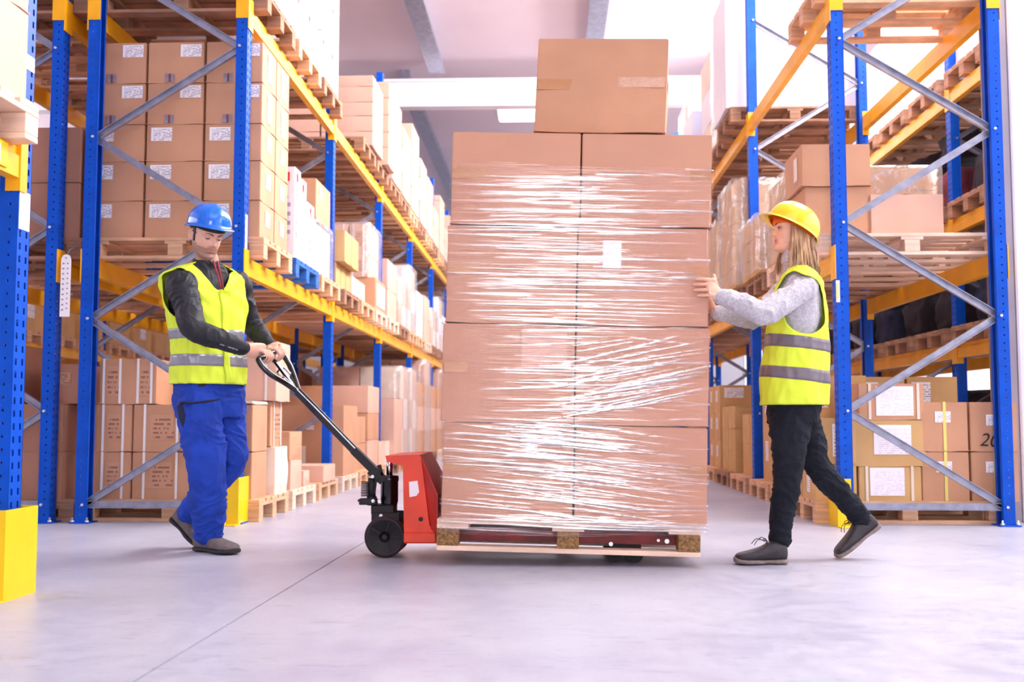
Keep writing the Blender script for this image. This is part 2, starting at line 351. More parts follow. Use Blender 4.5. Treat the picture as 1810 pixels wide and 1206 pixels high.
# ------------------------------------------------------------ pallet racking
RH = 4.85
def plate(bm, o, u, v, us, vs_, hole):
    """sheet spanned by u,v from origin o with the cells for which hole(i,j) is true left open"""
    g = [[bm.verts.new(o + u * a + v * b) for a in us] for b in vs_]
    for j in range(len(vs_) - 1):
        for i in range(len(us) - 1):
            if not hole(i, j): bm.faces.new((g[j][i], g[j][i + 1], g[j + 1][i + 1], g[j + 1][i]))
def upright_mesh(s, H):
    bm = bmesh.new()
    vz = [0.0]; z = 0.03
    while z < H - 0.05:
        vz += [z, z + 0.026]; z += 0.05
    vz.append(H)
    X, Y, Z = Vector((1, 0, 0)), Vector((0, 1, 0)), Vector((0, 0, 1))
    plate(bm, Vector((0, 0, 0)), Y, Z, [-.05, -.032, -.018, .018, .032, .05], vz, lambda i, j: i in (1, 3) and j % 2 == 1)
    vz2 = [0.0]; z = 0.05
    while z < H - 0.05:
        vz2 += [z, z + 0.010]; z += 0.05
    vz2.append(H)
    for sy in (-1, 1):
        plate(bm, Vector((0, sy * .05, 0)), X * (-s), Z, [0, .028, .037, .075], vz2, lambda i, j: i == 1 and j % 2 == 1)
        plate(bm, Vector((-s * .075, sy * .05, 0)), Y * (-sy), Z, [0, .022], [0, H], lambda i, j: False)
    bmesh.ops.remove_doubles(bm, verts=bm.verts, dist=0.0001)
    bmesh.ops.recalc_face_normals(bm, faces=bm.faces)
    bmesh.ops.solidify(bm, geom=bm.faces[:], thickness=0.0022)
    me = bpy.data.meshes.new('upright'); bm.to_mesh(me); bm.free(); me.materials.append(M['blue']); return me
UP = {s: upright_mesh(s, RH) for s in (-1, 1)}
bm = bmesh.new(); abox(bm, -.065, .065, -.075, .075, 0, .008, bev=.002)
BASE = finish(bm, 'tmp', M['blue']); BASEM = BASE.data; bpy.data.objects.remove(BASE)
bm = bmesh.new(); tube(bm, [(0, 0, 0), (0, 0, .012), (0, 0, .012), (0, 0, .03)], [.014, .014, .007, .007], 6)
BO = finish(bm, 'tmp', M['bolt']); BOLTM = BO.data; bpy.data.objects.remove(BO)
def strut_mesh(dx, dz):
    """galvanised C profile running dx,dz"""
    bm = bmesh.new(); L = math.hypot(dx, dz)
    w_, d_, t_ = .045, .028, .003
    abox(bm, 0, L, 0, t_, -w_ / 2, w_ / 2); abox(bm, 0, L, -d_, 0, w_ / 2 - t_, w_ / 2); abox(bm, 0, L, -d_, 0, -w_ / 2, -w_ / 2 + t_)
    bmesh.ops.rotate(bm, verts=bm.verts, matrix=Matrix.Rotation(-math.atan2(dz, dx), 3, 'Y'))
    o = finish(bm, 'tmp', M['galv']); me = o.data; bpy.data.objects.remove(o); return me
_st = {}
def strut(parent, p0, p1):
    k = (round(p1[0] - p0[0], 3), round(p1[1] - p0[1], 3))
    if k not in _st: _st[k] = strut_mesh(*k)
    linkobj('brace', _st[k], parent, (p0[0], 0, p0[1]))
_bh = bmesh.new(); tube(_bh, [(0, 0.0, 0), (0, -.012, 0)], .009, 8); _t = finish(_bh, 'tmp', M['bolt']); BHM = _t.data; bpy.data.objects.remove(_t)

def frame(xa, xb, y, label, group, detail=True):
    """upright frame: xa = aisle-side face, xb = far-side face"""
    s = 1 if xa > xb else -1
    t = empty('rack_frame', (xa, y, 0), label, 'rack frame', group); t['kind'] = 'thing'
    D = xb - xa
    linkobj('upright', UP[s], t, (0, 0, 0)); linkobj('upright', UP[-s], t, (D, 0, 0))
    for x in (-s * .037, D + s * .037):
        b = linkobj('base_plate', BASEM, t, (x, 0, 0))
        if detail:
            for q in (-1, 1): linkobj('anchor_bolt', BOLTM, b, (q * .048, -.058, .008))
    za, zb = -s * .05, D + s * .05
    zs = [.12 + .605 * k for k in range(8)]
    for k in range(7):
        p0 = (zb if k % 2 == 0 else za, zs[k]); p1 = (za if k % 2 == 0 else zb, zs[k + 1])
        strut(t, p0, p1)
    strut(t, (zb, .12), (za, .12)); strut(t, (zb, RH - .12), (za, RH - .12))
    if detail:
        for k in range(8):
            linkobj('bolt_head', BHM, t, (zb if k % 2 == 0 else za, -.052, zs[k]))
        linkobj('bolt_head', BHM, t, (za, -.052, .12))
    return t
def beam(xf, s, y0, y1, zt, label, group, h=.125):
    first = abs(y0 - 6.96) < .01
    """load beam along Y; xf = outer face of the uprights, s = outward direction; zt = top"""
    t = empty('load_beam', (xf, y0, zt), label, 'beam', group); t['kind'] = 'thing'
    L = y1 - y0
    bm = bmesh.new()
    x0, x1 = (-.046 * s, .004 * s) if s > 0 else (.004 * s, -.046 * s)
    prof = [(.004 * s, -h), (.004 * s, -.040), (-.008 * s, -.030), (-.008 * s, 0), (-.046 * s, 0), (-.046 * s, -h)]
    prism(bm, prof, .056, L - .056)
    finish(bm, 'beam_profile', M['yellow'], t)
    for (yc, q) in ((0, 1), (L, -1)):
        bm = bmesh.new()
        fa, fb = (yc + .0015, yc + .0565) if q > 0 else (yc - .0565, yc - .0015)
        if yc == 0 and first: fa = -.0565
        abox(bm, min(.003 * s, .009 * s), max(.003 * s, .009 * s), fa, fb, -h - .05, .045)
        if yc == 0 and first and zt > 3: abox(bm, min(-.078 * s, .003 * s), max(-.078 * s, .003 * s), -.0565, -.0525, -.105, .045)
        a, b = yc + q * .0525, yc + q * .0565
        abox(bm, min(-.05 * s, .003 * s), max(-.05 * s, .003 * s), min(a, b), max(a, b), -h - .05, .045)
        finish(bm, 'beam_connector', M['yellow'], t)
    return t

# ---- pallets
def _me(bm, m, name='m'):
    o = finish(bm, name, m); me = o.data; bpy.data.objects.remove(o); return me
def pallet_meshes(m, mb):
    """1.2 (X) x 0.8 (Y) x 0.144, origin at bottom centre"""
    rr = random.Random(3)
    bm = bmesh.new()
    ws = [.145, .1, .145, .1, .145]; n = 5; gap = (.8 - sum(ws)) / 4; y = -.4
    for w_ in ws:
        abox(bm, -.6, .6, y, y + w_, .122, .144, bev=.002); y += w_ + gap
    deck = _me(bm, m)
    bm = bmesh.new()
    for x in (-.528, 0, .528): abox(bm, x - .0725, x + .0725, -.4, .4, .1, .1215, bev=.002)
    cross = _me(bm, m)
    bm = bmesh.new(); abox(bm, -.05, .05, -.05, .05, .0225, .0995, bev=.003); blk = _me(bm, mb)
    bm = bmesh.new(); abox(bm, -.6, .6, -.05, .05, 0, .022, bev=.002); bot = _me(bm, m)
    return deck, cross, blk, bot
PM = {'wood': pallet_meshes(M['wood'], M['wood']), 'old': pallet_meshes(M['wood2'], M['wood2']), 'pale': pallet_meshes(M['wood3'], M['wood3']), 'blue': pallet_meshes(M['bluewood'], M['bluewood']), 'chip': pallet_meshes(M['wood3'], M['chip'])}
# whole pallet in one mesh for the far ones, which show no parts
def far_mesh(k):
    bm = bmesh.new()
    d, c, b, o = PM[k]
    for me in (d, c): bm.from_mesh(me)
    for x in (-.55, 0, .55):
        for y in (-.35, 0, .35):
            v0 = len(bm.verts); bm.from_mesh(b); bm.verts.ensure_lookup_table()
            for v in bm.verts[v0:]: v.co += Vector((x, y, 0))
    for y in (-.35, 0, .35):
        v0 = len(bm.verts); bm.from_mesh(o); bm.verts.ensure_lookup_table()
        for v in bm.verts[v0:]: v.co += Vector((0, y, 0))
    return _me(bm, d.materials[0])
FARP = {k: far_mesh(k) for k in ('wood', 'old', 'pale')}
WCOL = {'wood': 'pale wooden pallet', 'old': 'weathered brown wooden pallet', 'pale': 'bleached light wooden pallet', 'blue': 'blue painted wooden pallet', 'chip': 'light pallet with chipboard blocks'}
def pallet(x, y, z, kind, where, rz=0, far=False, parts=True, group='pallets in the racks'):
    lab = '%s %s' % (WCOL[kind], where)
    if far:
        o = linkobj('wooden_pallet', FARP[kind], None, (x, y, z), (0, 0, rz)); tag(o, lab, 'pallet', group); return o
    t = empty('wooden_pallet', (x, y, z), lab, 'pallet', group, (0, 0, rz))
    d, c, b, o = PM[kind]
    linkobj('top_deck', d, t); linkobj('cross_boards', c, t)
    for px in (-.55, 0, .55):
        for py in (-.35, 0, .35): linkobj('block', b, t, (px, py, 0))
    for py in (-.35, 0, .35): linkobj('bottom_board', o, t, (0, py, 0))
    return t

# ---- cartons
def carton_bm(w_, d_, h_, bulge=.004, seed=0):
    """box centred in x,y, standing on z=0, slightly bowed faces, flap seam across the top"""
    rr = random.Random(seed)
    bm = bmesh.new()
    vs_ = abox(bm, -w_ / 2, w_ / 2, -d_ / 2, d_ / 2, 0, h_)
    bmesh.ops.subdivide_edges(bm, edges=bm.edges[:], cuts=4, use_grid_fill=True)
    ph = rr.random() * 9
    for v in bm.verts:
        x, y, z = v.co; a, b, c = 2 * x / w_, 2 * y / d_, 2 * z / h_ - 1
        k = bulge * (1 + .8 * noise.noise(Vector((a + ph, b, c))))
        if abs(b) > .999: v.co.y += math.copysign(k * (1 - a * a) * (1 - c * c), b)
        if abs(a) > .999: v.co.x += math.copysign(k * (1 - b * b) * (1 - c * c), a)
    es = [e for e in bm.edges if len(e.link_faces) == 2 and e.calc_face_angle(0) > 1.0]
    bmesh.ops.bevel(bm, geom=es, offset=.004, segments=2, affect='EDGES')
    return bm
_cc = {}
def carton_mesh(w_, d_, h_, mk, bulge):
    k = (round(w_, 2), round(d_, 2), round(h_, 2), mk, bulge)
    if k not in _cc:
        _cc[k] = _me(carton_bm(w_, d_, h_, bulge, len(_cc)), M[mk], 'carton')
        for p in _cc[k].polygons: p.use_smooth = False
    return _cc[k]
_pc = {}
def patch(parent, name, face, u, v, pw, ph, mk, size, off=.0055, th=.0012):
    """thin sheet stuck on face f(-Y) b(+Y) l(-X) r(+X) t(+Z); u,v in metres from face centre / bottom"""
    w_, d_, h_ = size
    k = (face, round(pw, 3), round(ph, 3), mk)
    if k not in _pc:
        bm = bmesh.new()
        if face in 'fb': abox(bm, -pw / 2, pw / 2, -th / 2, th / 2, -ph / 2, ph / 2)
        elif face in 'lr': abox(bm, -th / 2, th / 2, -pw / 2, pw / 2, -ph / 2, ph / 2)
        else: abox(bm, -pw / 2, pw / 2, -ph / 2, ph / 2, -th / 2, th / 2)
        _pc[k] = _me(bm, M[mk], name)
    loc = {'f': (u, -d_ / 2 - off, v), 'b': (u, d_ / 2 + off, v), 'l': (-w_ / 2 - off, u, v), 'r': (w_ / 2 + off, u, v), 't': (u, 0, h_ + .001)}[face]
    return linkobj(name, _pc[k], parent, loc)
_sm = {}
def strapring(parent, axis, pos, size, mk='strap', bw=.016):
    """band round the carton in the plane x=pos ('x') or y=pos ('y')"""
    w_, d_, h_ = size; e = .007; k = (axis, round(w_, 3), round(d_, 3), round(h_, 3), mk, bw)
    if k not in _sm:
        bm = bmesh.new(); q = (d_ if axis == 'x' else w_) / 2
        def B(a0, a1, z0, z1):
            if axis == 'x': abox(bm, -bw / 2, bw / 2, a0, a1, z0, z1)
            else: abox(bm, a0, a1, -bw / 2, bw / 2, z0, z1)
        B(-q - e, -q - e + .002, 0.002, h_ + .002); B(q + e - .002, q + e, 0.002, h_ + .002); B(-q - e, q + e, h_ + .0005, h_ + .0025)
        _sm[k] = _me(bm, M[mk], 'strap')
    return linkobj('strap', _sm[k], parent, (pos, 0, 0) if axis == 'x' else (0, pos, 0))
NB = 0
def carton(x, y, z, size, mk, label, group=None, rz=0, kids=(), bulge=.004, name='cardboard_box', cat='box'):
    """z is the underside; kids: list of (kind, args...)"""
    global NB; NB += 1
    w_, d_, h_ = size; size = (w_, d_, h_ - .0025)
    me = carton_mesh(size[0], size[1], size[2], mk, bulge)
    if mk in ('white', 'cream') and name == 'cardboard_box' and h_ > .05: name = 'white_carton'
    o = linkobj(name, me, None, (x, y, z + .001), (0, 0, rz)); tag(o, label, cat, group)
    for kd in kids:
        if kd[0] == 'patch': patch(o, kd[1], *kd[2:], size=size)
        elif kd[0] == 'strap': strapring(o, kd[1], kd[2], size, *kd[3:])
    return o
LAY = ['bottom', 'second', 'third', 'fourth', 'fifth', 'sixth', 'seventh']
MATW = {'card': 'brown', 'card2': 'dark brown', 'card3': 'golden brown', 'card4': 'light brown', 'white': 'white', 'cream': 'cream'}
def lay(k, n): return 'top' if (k == n - 1 and n > 1) else LAY[k] if n > 1 else 'only'
def colw(i, n, s):
    """column seen from the aisle"""
    j = i if s < 0 else n - 1 - i      # j = 0 next to the aisle
    return 'aisle-side' if j == 0 else ('innermost' if j == n - 1 else ['', 'second-column', 'third-column', 'fourth-column'][j])
def stack(s, x0, x1, y0, y1, z, nx, ny, hs, mk, where, style='plain', jit=.001, film=False, gap=.017):
    """regular stack; s = side the aisle lies on (+1 aisle towards +X). only the boxes that show: front row, aisle column"""
    bw, bd = (x1 - x0) / nx, (y1 - y0) / ny; zz = z; rr = random.Random(where + str(len(hs)))
    for k, h in enumerate(hs):
        for i in range(nx):
            for j in range(ny):
                aisle = (i == nx - 1) if s > 0 else (i == 0)
                if j > 0 and not aisle: continue
                m_ = mk if isinstance(mk, str) else mk[(k * 7 + i * 3 + j) % len(mk)]
                aif = 'r' if s > 0 else 'l'
                sz = (bw - gap, bd - gap, h)
                kids = []; extra = ''
                if style == 'labelled':
                    kids.append(('patch', 'shipping_label', 'f', -bw * .22, h * .72, bw * .36, h * .36, 'label')); extra = 'white-labelled '
                    if aisle: kids.append(('patch', 'shipping_label', aif, 0, h * .6, bd * .3, h * .4, 'label'))
                elif style == 'redtape':
                    kids.append(('patch', 'shipping_label', 'f', bw * .26, h * .78, bw * .36, h * .3, 'label'))
                    kids.append(('patch', 'tape', 'f', -bw * .1, h * .12, bw * .16, h * .2, 'galvtape')); kids.append(('patch', 'red_mark', 'f', -bw * .1, h * .12, bw * .04, h * .2, 'red', )); extra = 'red-marked '
                    if aisle: kids.append(('patch', 'printed_panel', aif, 0, h * .5, bd * .3, h * .7, 'whiteprint'))
                elif style == 'strapped':
                    kids += [('strap', 'x', -bw * .27), ('strap', 'x', bw * .25), ('patch', 'printed_text', 'f', -bw * .0, h * .5, bw * .34, h * .5, 'print')]; extra = 'white-strapped '
                elif style == 'sideprint':
                    if aisle: kids.append(('patch', 'printed_panel', aif, 0, h * .5, bd * .22, h * .8, 'whiteprint'))
                    extra = ''
                elif style == 'redlabel':
                    kids.append(('patch', 'red_label', 'f', bw * .2, h * .82, bw * .2, h * .09, 'red'))
                    kids.append(('patch', 'printed_panel', 'f', -bw * .05, h * .35, bw * .5, h * .4, 'whiteprint'))
                    if aisle:
                        kids.append(('patch', 'printed_panel', aif, 0, h * .5, bd * .5, h * .5, 'whiteprint')); kids.append(('patch', 'red_label', aif, -bd * .3, h * .8, bd * .12, h * .1, 'red'))
                    extra = 'red-labelled '
                elif style == 'ystrap':
                    kids += [('strap', 'y', bd * .2, 'ystrap'), ('strap', 'x', bw * .3, 'ystrap'), ('patch', 'shipping_label', 'f', bw * .1, h * .5, bw * .25, h * .45, 'label')]; extra = 'yellow-strapped '
                elif style == 'taped':
                    kids += [('patch', 'tape', 'f', 0, h * .5, bw - .03, .045, 'tape')]
                row = '' if ny == 1 else (' front' if j == 0 else (' rear' if j == ny - 1 else ' middle'))
                lab = '%s%s carton, %s layer, %s%s, %s' % (extra, MATW[m_], lay(k, len(hs)), colw(i, nx, -s), row, where)
                if nx == 1: lab = lab.replace(', aisle-side', '')
                lab = lab.replace(', only layer', '')
                carton(x0 + bw * (i + .5) + rr.uniform(-jit, jit), y0 + bd * (j + .5) + rr.uniform(-jit, jit) * .3, zz, sz, m_, lab, 'cartons, ' + where, 0, kids)
        zz += h
    if film:
        wrap(x0, x1, y0, y1, z + .02, zz, where)
    return zz
M['galvtape'] = mat('grey_printed_tape', rgb(150, 140, 150), 0.35, 0, .2, 20)
def wrap(x0, x1, y0, y1, z0, z1, where, r=.02):
    """cloudy film skin round a stack"""
    bm = bmesh.new(); n = 10; pts = []
    a, b, c, d = x0 - r, x1 + r, y0 - r, y1 + r
    for (p, q) in (((a, c), (b, c)), ((b, c), (b, d)), ((b, d), (a, d)), ((a, d), (a, c))):
        for k in range(n): pts.append((p[0] + (q[0] - p[0]) * k / n, p[1] + (q[1] - p[1]) * k / n))
    rows = []
    nz = 14
    for j in range(nz + 1):
        z = z0 + (z1 + .015 - z0) * j / nz; rows.append([])
        for (x, y) in pts:
            k = .012 * noise.noise(Vector((x * 9, y * 9, z * 7)))
            cx, cy = (a + b) / 2, (c + d) / 2; v = Vector((x - cx, y - cy, 0)).normalized() * k
            rows[-1].append(bm.verts.new((x + v.x, y + v.y, z)))
    for r0, r1 in zip(rows, rows[1:]):
        for k in range(len(pts)): bm.faces.new((r0[k], r0[(k + 1) % len(pts)], r1[(k + 1) % len(pts)], r1[k]))
    bm.faces.new(rows[-1])
    o = finish(bm, 'stretch_wrap', M['bgfilm'], smooth=True); tag(o, 'cloudy stretch film around cartons, ' + where, 'stretch film', 'film round pallet loads')
    return o

# ---- frames and beams
LX0, LX1 = -1.995, -3.065
RX0, RX1 = 1.845, 2.925
FY = [6.96 + 2.86 * k for k in range(7)]
ORD = ['first', 'second', 'third', 'fourth', 'fifth', 'sixth', 'seventh']
Z1, Z2 = 1.745, 3.44
for k, y in enumerate(FY):
    f_ = frame(LX0, LX1, y, 'blue upright frame with grey braces, %s from camera in left rack' % ORD[k], 'left rack frames')
    if k == 0: LF0 = f_
    frame(RX0, RX1, y, 'blue upright frame with grey braces, %s from camera in right rack' % ORD[k], 'right rack frames')
    if k < 6:
        frame(-3.235, -4.28, y, 'blue upright frame, %s from camera in rack behind the left rack' % ORD[k], 'rear left rack frames', k < 2)
for k in range(6):
    for z, lv in ((Z1, 'lower'), (Z2, 'upper')):
        beam(LX0, 1, FY[k], FY[k + 1], z, 'yellow load beam, %s level, aisle side, %s bay of left rack' % (lv, ORD[k]), 'left rack beams')
        beam(LX1, -1, FY[k], FY[k + 1], z, 'yellow load beam, %s level, inner side, %s bay of left rack' % (lv, ORD[k]), 'left rack beams')
        beam(RX0, -1, FY[k], FY[k + 1], z, 'yellow load beam, %s level, aisle side, %s bay of right rack' % (lv, ORD[k]), 'right rack beams')
        beam(RX1, 1, FY[k], FY[k + 1], z, 'yellow load beam, %s level, outer side, %s bay of right rack' % (lv, ORD[k]), 'right rack beams')
        if k < 5:
            beam(-3.235, 1, FY[k], FY[k + 1], z, 'yellow load beam, %s level, near side, %s bay behind left rack' % (lv, ORD[k]), 'rear left rack beams')
            beam(-4.28, -1, FY[k], FY[k + 1], z, 'yellow load beam, %s level, far side, %s bay behind left rack' % (lv, ORD[k]), 'rear left rack beams')
# near left block that ends at the passage
def sticker(fr, z, h, name='location_sticker', w_=.085):
    bm = bmesh.new(); abox(bm, .0012, .0022, -w_ / 2, w_ / 2, z, z + h); finish(bm, name, M['paper'], fr)
nf_ = frame(-2.055, -3.12, 4.10, 'blue perforated upright frame at the left edge, nearest the camera', 'near left rack')
sticker(nf_, 1.41, .15); sticker(nf_, 1.80, .13); sticker(nf_, 2.05, .06)
sticker(LF0, 1.78, .24, w_=.05)
frame(-2.055, -3.12, 1.24, 'blue upright frame beyond the left edge beside the camera', 'near left rack')
for z, lv in ((1.73, 'lower'), (3.44, 'upper')):
    b_ = beam(-2.055, 1, 1.24, 4.10, z, 'yellow load beam, %s level, left edge in front of the passage' % lv, 'near left rack')
    if lv == 'lower':
        bm = bmesh.new(); abox(bm, .005, .012, 2.30, 2.70, -.11, -.015, bev=.002); finish(bm, 'label_holder', M['guard'], b_)
        bm = bmesh.new(); abox(bm, .0125, .014, 2.36, 2.64, -.10, -.03); finish(bm, 'location_label', M['label'], b_)
    beam(-3.12, -1, 1.24, 4.10, z, 'yellow load beam, %s level, inner side, near left rack' % lv, 'near left rack')
# rack in the next aisle on the left
for k, y in enumerate((10.0, 12.86, 15.72, 18.58, 21.44)):
    frame(-6.6, -7.7, y, 'blue upright frame, %s from camera, far rack across the left aisle' % ORD[k], 'distant left rack', False)
    if k < 4:
        for z, lv in ((Z1 - .1, 'lower'), (Z2, 'upper')):
            beam(-6.6, 1, y, y + 2.86, z, 'yellow load beam, %s level, %s bay, far rack across the left aisle' % (lv, ORD[k]), 'distant left rack')
            beam(-7.7, -1, y, y + 2.86, z, 'yellow load beam, %s level rear, %s bay, far rack across left aisle' % (lv, ORD[k]), 'distant left rack')
# second rack on the right, three closer levels
RY = [6.7, 9.5, 12.3, 15.1, 17.9]
for k, y in enumerate(RY):
    frame(3.55, 4.65, y, 'blue upright frame, %s from camera, rack behind the right rack' % ORD[k], 'rear right rack frames', k < 2)
    if k < 4:
        for z, lv in ((1.33, 'first'), (2.42, 'second'), (3.58, 'third')):
            beam(3.55, -1, y, RY[k + 1], z, 'orange yellow load beam, %s level, %s bay, rack behind right rack' % (lv, ORD[k]), 'rear right rack beams')
            beam(4.65, 1, y, RY[k + 1], z, 'orange yellow load beam, %s level, %s bay, far side behind right rack' % (lv, ORD[k]), 'rear right rack beams')

# ---- column guards
def guard(x, y, s, label, w_=.17, d_=.2, h=.40, mk='guard'):
    """bent steel guard: wall towards the aisle, wall towards the camera, foot flange"""
    t = empty('column_guard', (x, y, 0), label, 'column guard', 'column guards'); t['kind'] = 'thing'
    bm = bmesh.new(); th = .006
    pts = [(-w_ * s, -.0), (-.03 * s, -.0), (0, .03), (0, d_)]
    # vertical walls as a folded sheet
    def wall(p, q):
        v = [bm.verts.new((p[0], p[1], 0)), bm.verts.new((q[0], q[1], 0)), bm.verts.new((q[0], q[1], h)), bm.verts.new((p[0], p[1], h))]; bm.faces.new(v)
    wall((-.085 * s, 0), (0, 0)); wall((0, 0), (0, d_)); wall((0, d_), (-.085 * s, d_))
    bmesh.ops.remove_doubles(bm, verts=bm.verts, dist=.0005)
    bmesh.ops.recalc_face_normals(bm, faces=bm.faces); bmesh.ops.solidify(bm, geom=bm.faces[:], thickness=th)
    finish(bm, 'guard_wall', M[mk], t)
    bm = bmesh.new(); a, b = sorted((-w_ * s, .004 * s)); abox(bm, a, b, -.075, .0, 0, .008, bev=.002); a, b = sorted((-w_ * s, -.0)); finish(bm, 'foot_flange', M[mk], t)
    linkobj('anchor_bolt', BOLTM, t, (-.08 * s, -.04, .008))
    return t
guard(-2.0, 3.93, 1, 'yellow steel column guard around the nearest left upright', .2, .25, .335)
guard(-1.975, 6.83, 1, 'yellow steel column guard behind the legs of the man', .17, .24, .30)
guard(1.80, 6.83, -1, 'yellow steel column guard behind the trailing leg of the woman', .15, .24, .30)
guard(-1.90, 12.52, 1, 'faded pale yellow column guard on left rack, just left of the red pallet jack', .2, .3, .42, 'cream')
# ------------------------------------------------------------ goods in the racks
def slot(k, j, base=None):
    """front depth of pallet slot j in bay k"""
    return (FY[k] if base is None else base[k]) + .093 + .925 * j
PL, PR = -2.50, 2.38      # pallet centre lines
D1, D2 = Z1 + .144, Z2 + .144
SLN = ['front', 'middle', 'rear']
def W(j, k, lv, side='left'):
    return '%s pallet, %s bay, %s %s rack' % (SLN[j], ORD[k], lv, side)
def pal(s, k, j, lv, kind='wood', dx=0, rz=0, far=None):
    z = {'floor': 0, 'lower': Z1, 'upper': Z2}[lv]; x = (PL if s > 0 else PR) + dx
    far = (k >= 3) if far is None else far
    return pallet(x, slot(k, j) + .4, z, kind, 'at %s, %s bay, %s level of %s rack' % (SLN[j], ORD[k], lv, 'left' if s > 0 else 'right'), rz, far and kind in FARP)

# --- left rack, floor level, first bay
for j, kd in enumerate(('wood', 'pale', 'wood')): pal(1, 0, j, 'floor', kd)
y0 = slot(0, 0)
w1 = 'front pallet on floor behind the man'
for k, (z, h) in enumerate(((.144, .315), (.459, .315))):
    for i, (xc, ww) in enumerate(((-2.885, .24), (-2.56, .39), (-2.15, .38))):
        carton(xc, y0 + .2, z, (ww, .38, h - .004), 'card', 'brown carton with white straps, %s layer, %s column, front pallet on floor, left rack' % (lay(k, 3), ['inner', 'middle', 'aisle'][i]),
               'strapped cartons on the left floor', 0, [('strap', 'x', -ww * .3), ('strap', 'x', ww * .26), ('patch', 'printed_text', 'f', 0, h * .5, ww * .4, h * .55, 'print')])
carton(-2.80, y0 + .2, .774, (.38, .38, .30), 'card', 'brown carton with four white straps, top of the strapped stack left of the man', 'strapped cartons on the left floor', 0,
       [('strap', 'x', -.16), ('strap', 'x', -.05), ('strap', 'x', .07), ('strap', 'x', .16), ('patch', 'printed_text', 'f', -.1, .15, .09, .2, 'print'), ('patch', 'printed_text', 'f', .115, .15, .07, .2, 'print')])
carton(-2.15, y0 + .2, .774, (.38, .38, .02), 'cream', 'thin cream board lying on the strapped cartons behind the man', None, name='loose_board', cat='board')
# aisle side of that pallet, right of the man
for i, yy in enumerate((y0 + .51, y0 + .69)):
    carton(-2.08, yy, .144, (.34, .17, .335), 'cream', 'upright wrapped pale carton, %s of the two at floor level beside the yellow guard' % ('left' if i == 0 else 'right'), 'pale upright cartons', 0, [('strap', 'x', .05)], bulge=.018)
carton(-2.12, y0 + .60, .482, (.34, .34, .315), 'card', 'brown carton with white straps under the large plain carton right of the man', None, 0, [('strap', 'x', -.05), ('strap', 'y', -.09), ('strap', 'y', .1), ('patch', 'printed_text', 'r', 0, .16, .2, .2, 'print')])
carton(-2.16, y0 + .62, .80, (.50, .40, .42), 'card4', 'large plain light brown carton right of the man behind his hands', None, 0, [('strap', 'x', .18)])
carton(-2.75, y0 + .62, .144, (.5, .38, .60), 'card2', 'dark carton lying behind the strapped stack left of the man')
# second pallet
y1 = slot(0, 1)
carton(-2.16, y1 + .22, .144, (.46, .36, .22), 'card4', 'brown carton with white straps, bottom of second floor pallet right of the man', 'low cartons by the handle', 0, [('strap', 'x', .12)], bulge=.01)
carton(-2.20, y1 + .24, .365, (.52, .40, .215), 'card', 'bulging brown carton with tan label below the pallet jack handle', 'low cartons by the handle', 0, [('patch', 'tan_label', 'f', .0, .11, .14, .1, 'cream')], bulge=.016)
carton(-2.72, y1 + .3, .144, (.5, .4, .42), 'card2', 'dark brown carton at the inner side of the second floor pallet, left rack')
carton(-2.66, y1 + .3, .565, (.5, .4, .16), 'card', 'low brown carton seen under the handle behind the bulging carton')
carton(-2.06, y1 + .62, .144, (.24, .22, .12), 'card4', 'small brown carton with yellow strap on the second floor pallet', None, 0, [('strap', 'x', -.05, 'ystrap')], bulge=.012)
# third pallet and beyond
y2 = slot(0, 2)
carton(-2.14, y2 + .35, .144, (.5, .5, .14), 'card4', 'low flat carton on the third floor pallet right of the man')
carton(-2.7, y2 + .4, .144, (.5, .6, .50), 'card2', 'dark brown carton at the inner side of the third floor pallet')
for j, kd in enumerate(('pale', 'wood', 'wood')): pal(1, 1, j, 'floor', kd)
yb = slot(1, 0)
carton(-2.22, yb + .42, .144, (.62, .72, .66), 'card', 'large brown carton with small white sticker just right of the second blue post', None, 0, [('patch', 'sticker', 'f', .0, .45, .07, .04, 'label'), ('patch', 'tan_label', 'f', -.1, .2, .12, .16, 'cream')])
stack(1, -2.95, -1.98, slot(1, 1), slot(1, 1) + .8, .144, 2, 1, [.28, .28], 'card', W(1, 1, 'floor'))
stack(1, -2.95, -1.98, slot(1, 2), slot(1, 2) + .8, .144, 2, 1, [.3, .3, .3], ['card', 'card4'], W(2, 1, 'floor'))
for k in range(2, 6):
    for j in range(3): pal(1, k, j, 'floor', ('wood', 'pale', 'old')[(k + j) % 3])
carton(-2.16, slot(2, 0) + .4, .144, (.62, .7, .78), 'card4', 'tall plain carton with printed text behind the red pallet jack', None, 0, [('patch', 'printed_text', 'f', -.02, .3, .3, .12, 'print')])
stack(1, -2.95, -1.9, slot(2, 1), slot(2, 1) + .8, .144, 2, 2, [.4, .4, .4], ['card4', 'cream'], W(1, 2, 'floor'), film=True)
stack(1, -2.95, -1.9, slot(2, 2), slot(2, 2) + .8, .144, 2, 2, [.4, .4, .42], ['card4', 'cream'], W(2, 2, 'floor'), film=True)
for k in range(3, 6):
    for j in range(3):
        h = [.36] * (3 + (k * 2 + j) % 2)
        stack(1, -3.0, -1.92, slot(k, j), slot(k, j) + .8, .144, 2, 1, h, ['card4', 'card'], W(j, k, 'floor'), film=(j == 1))

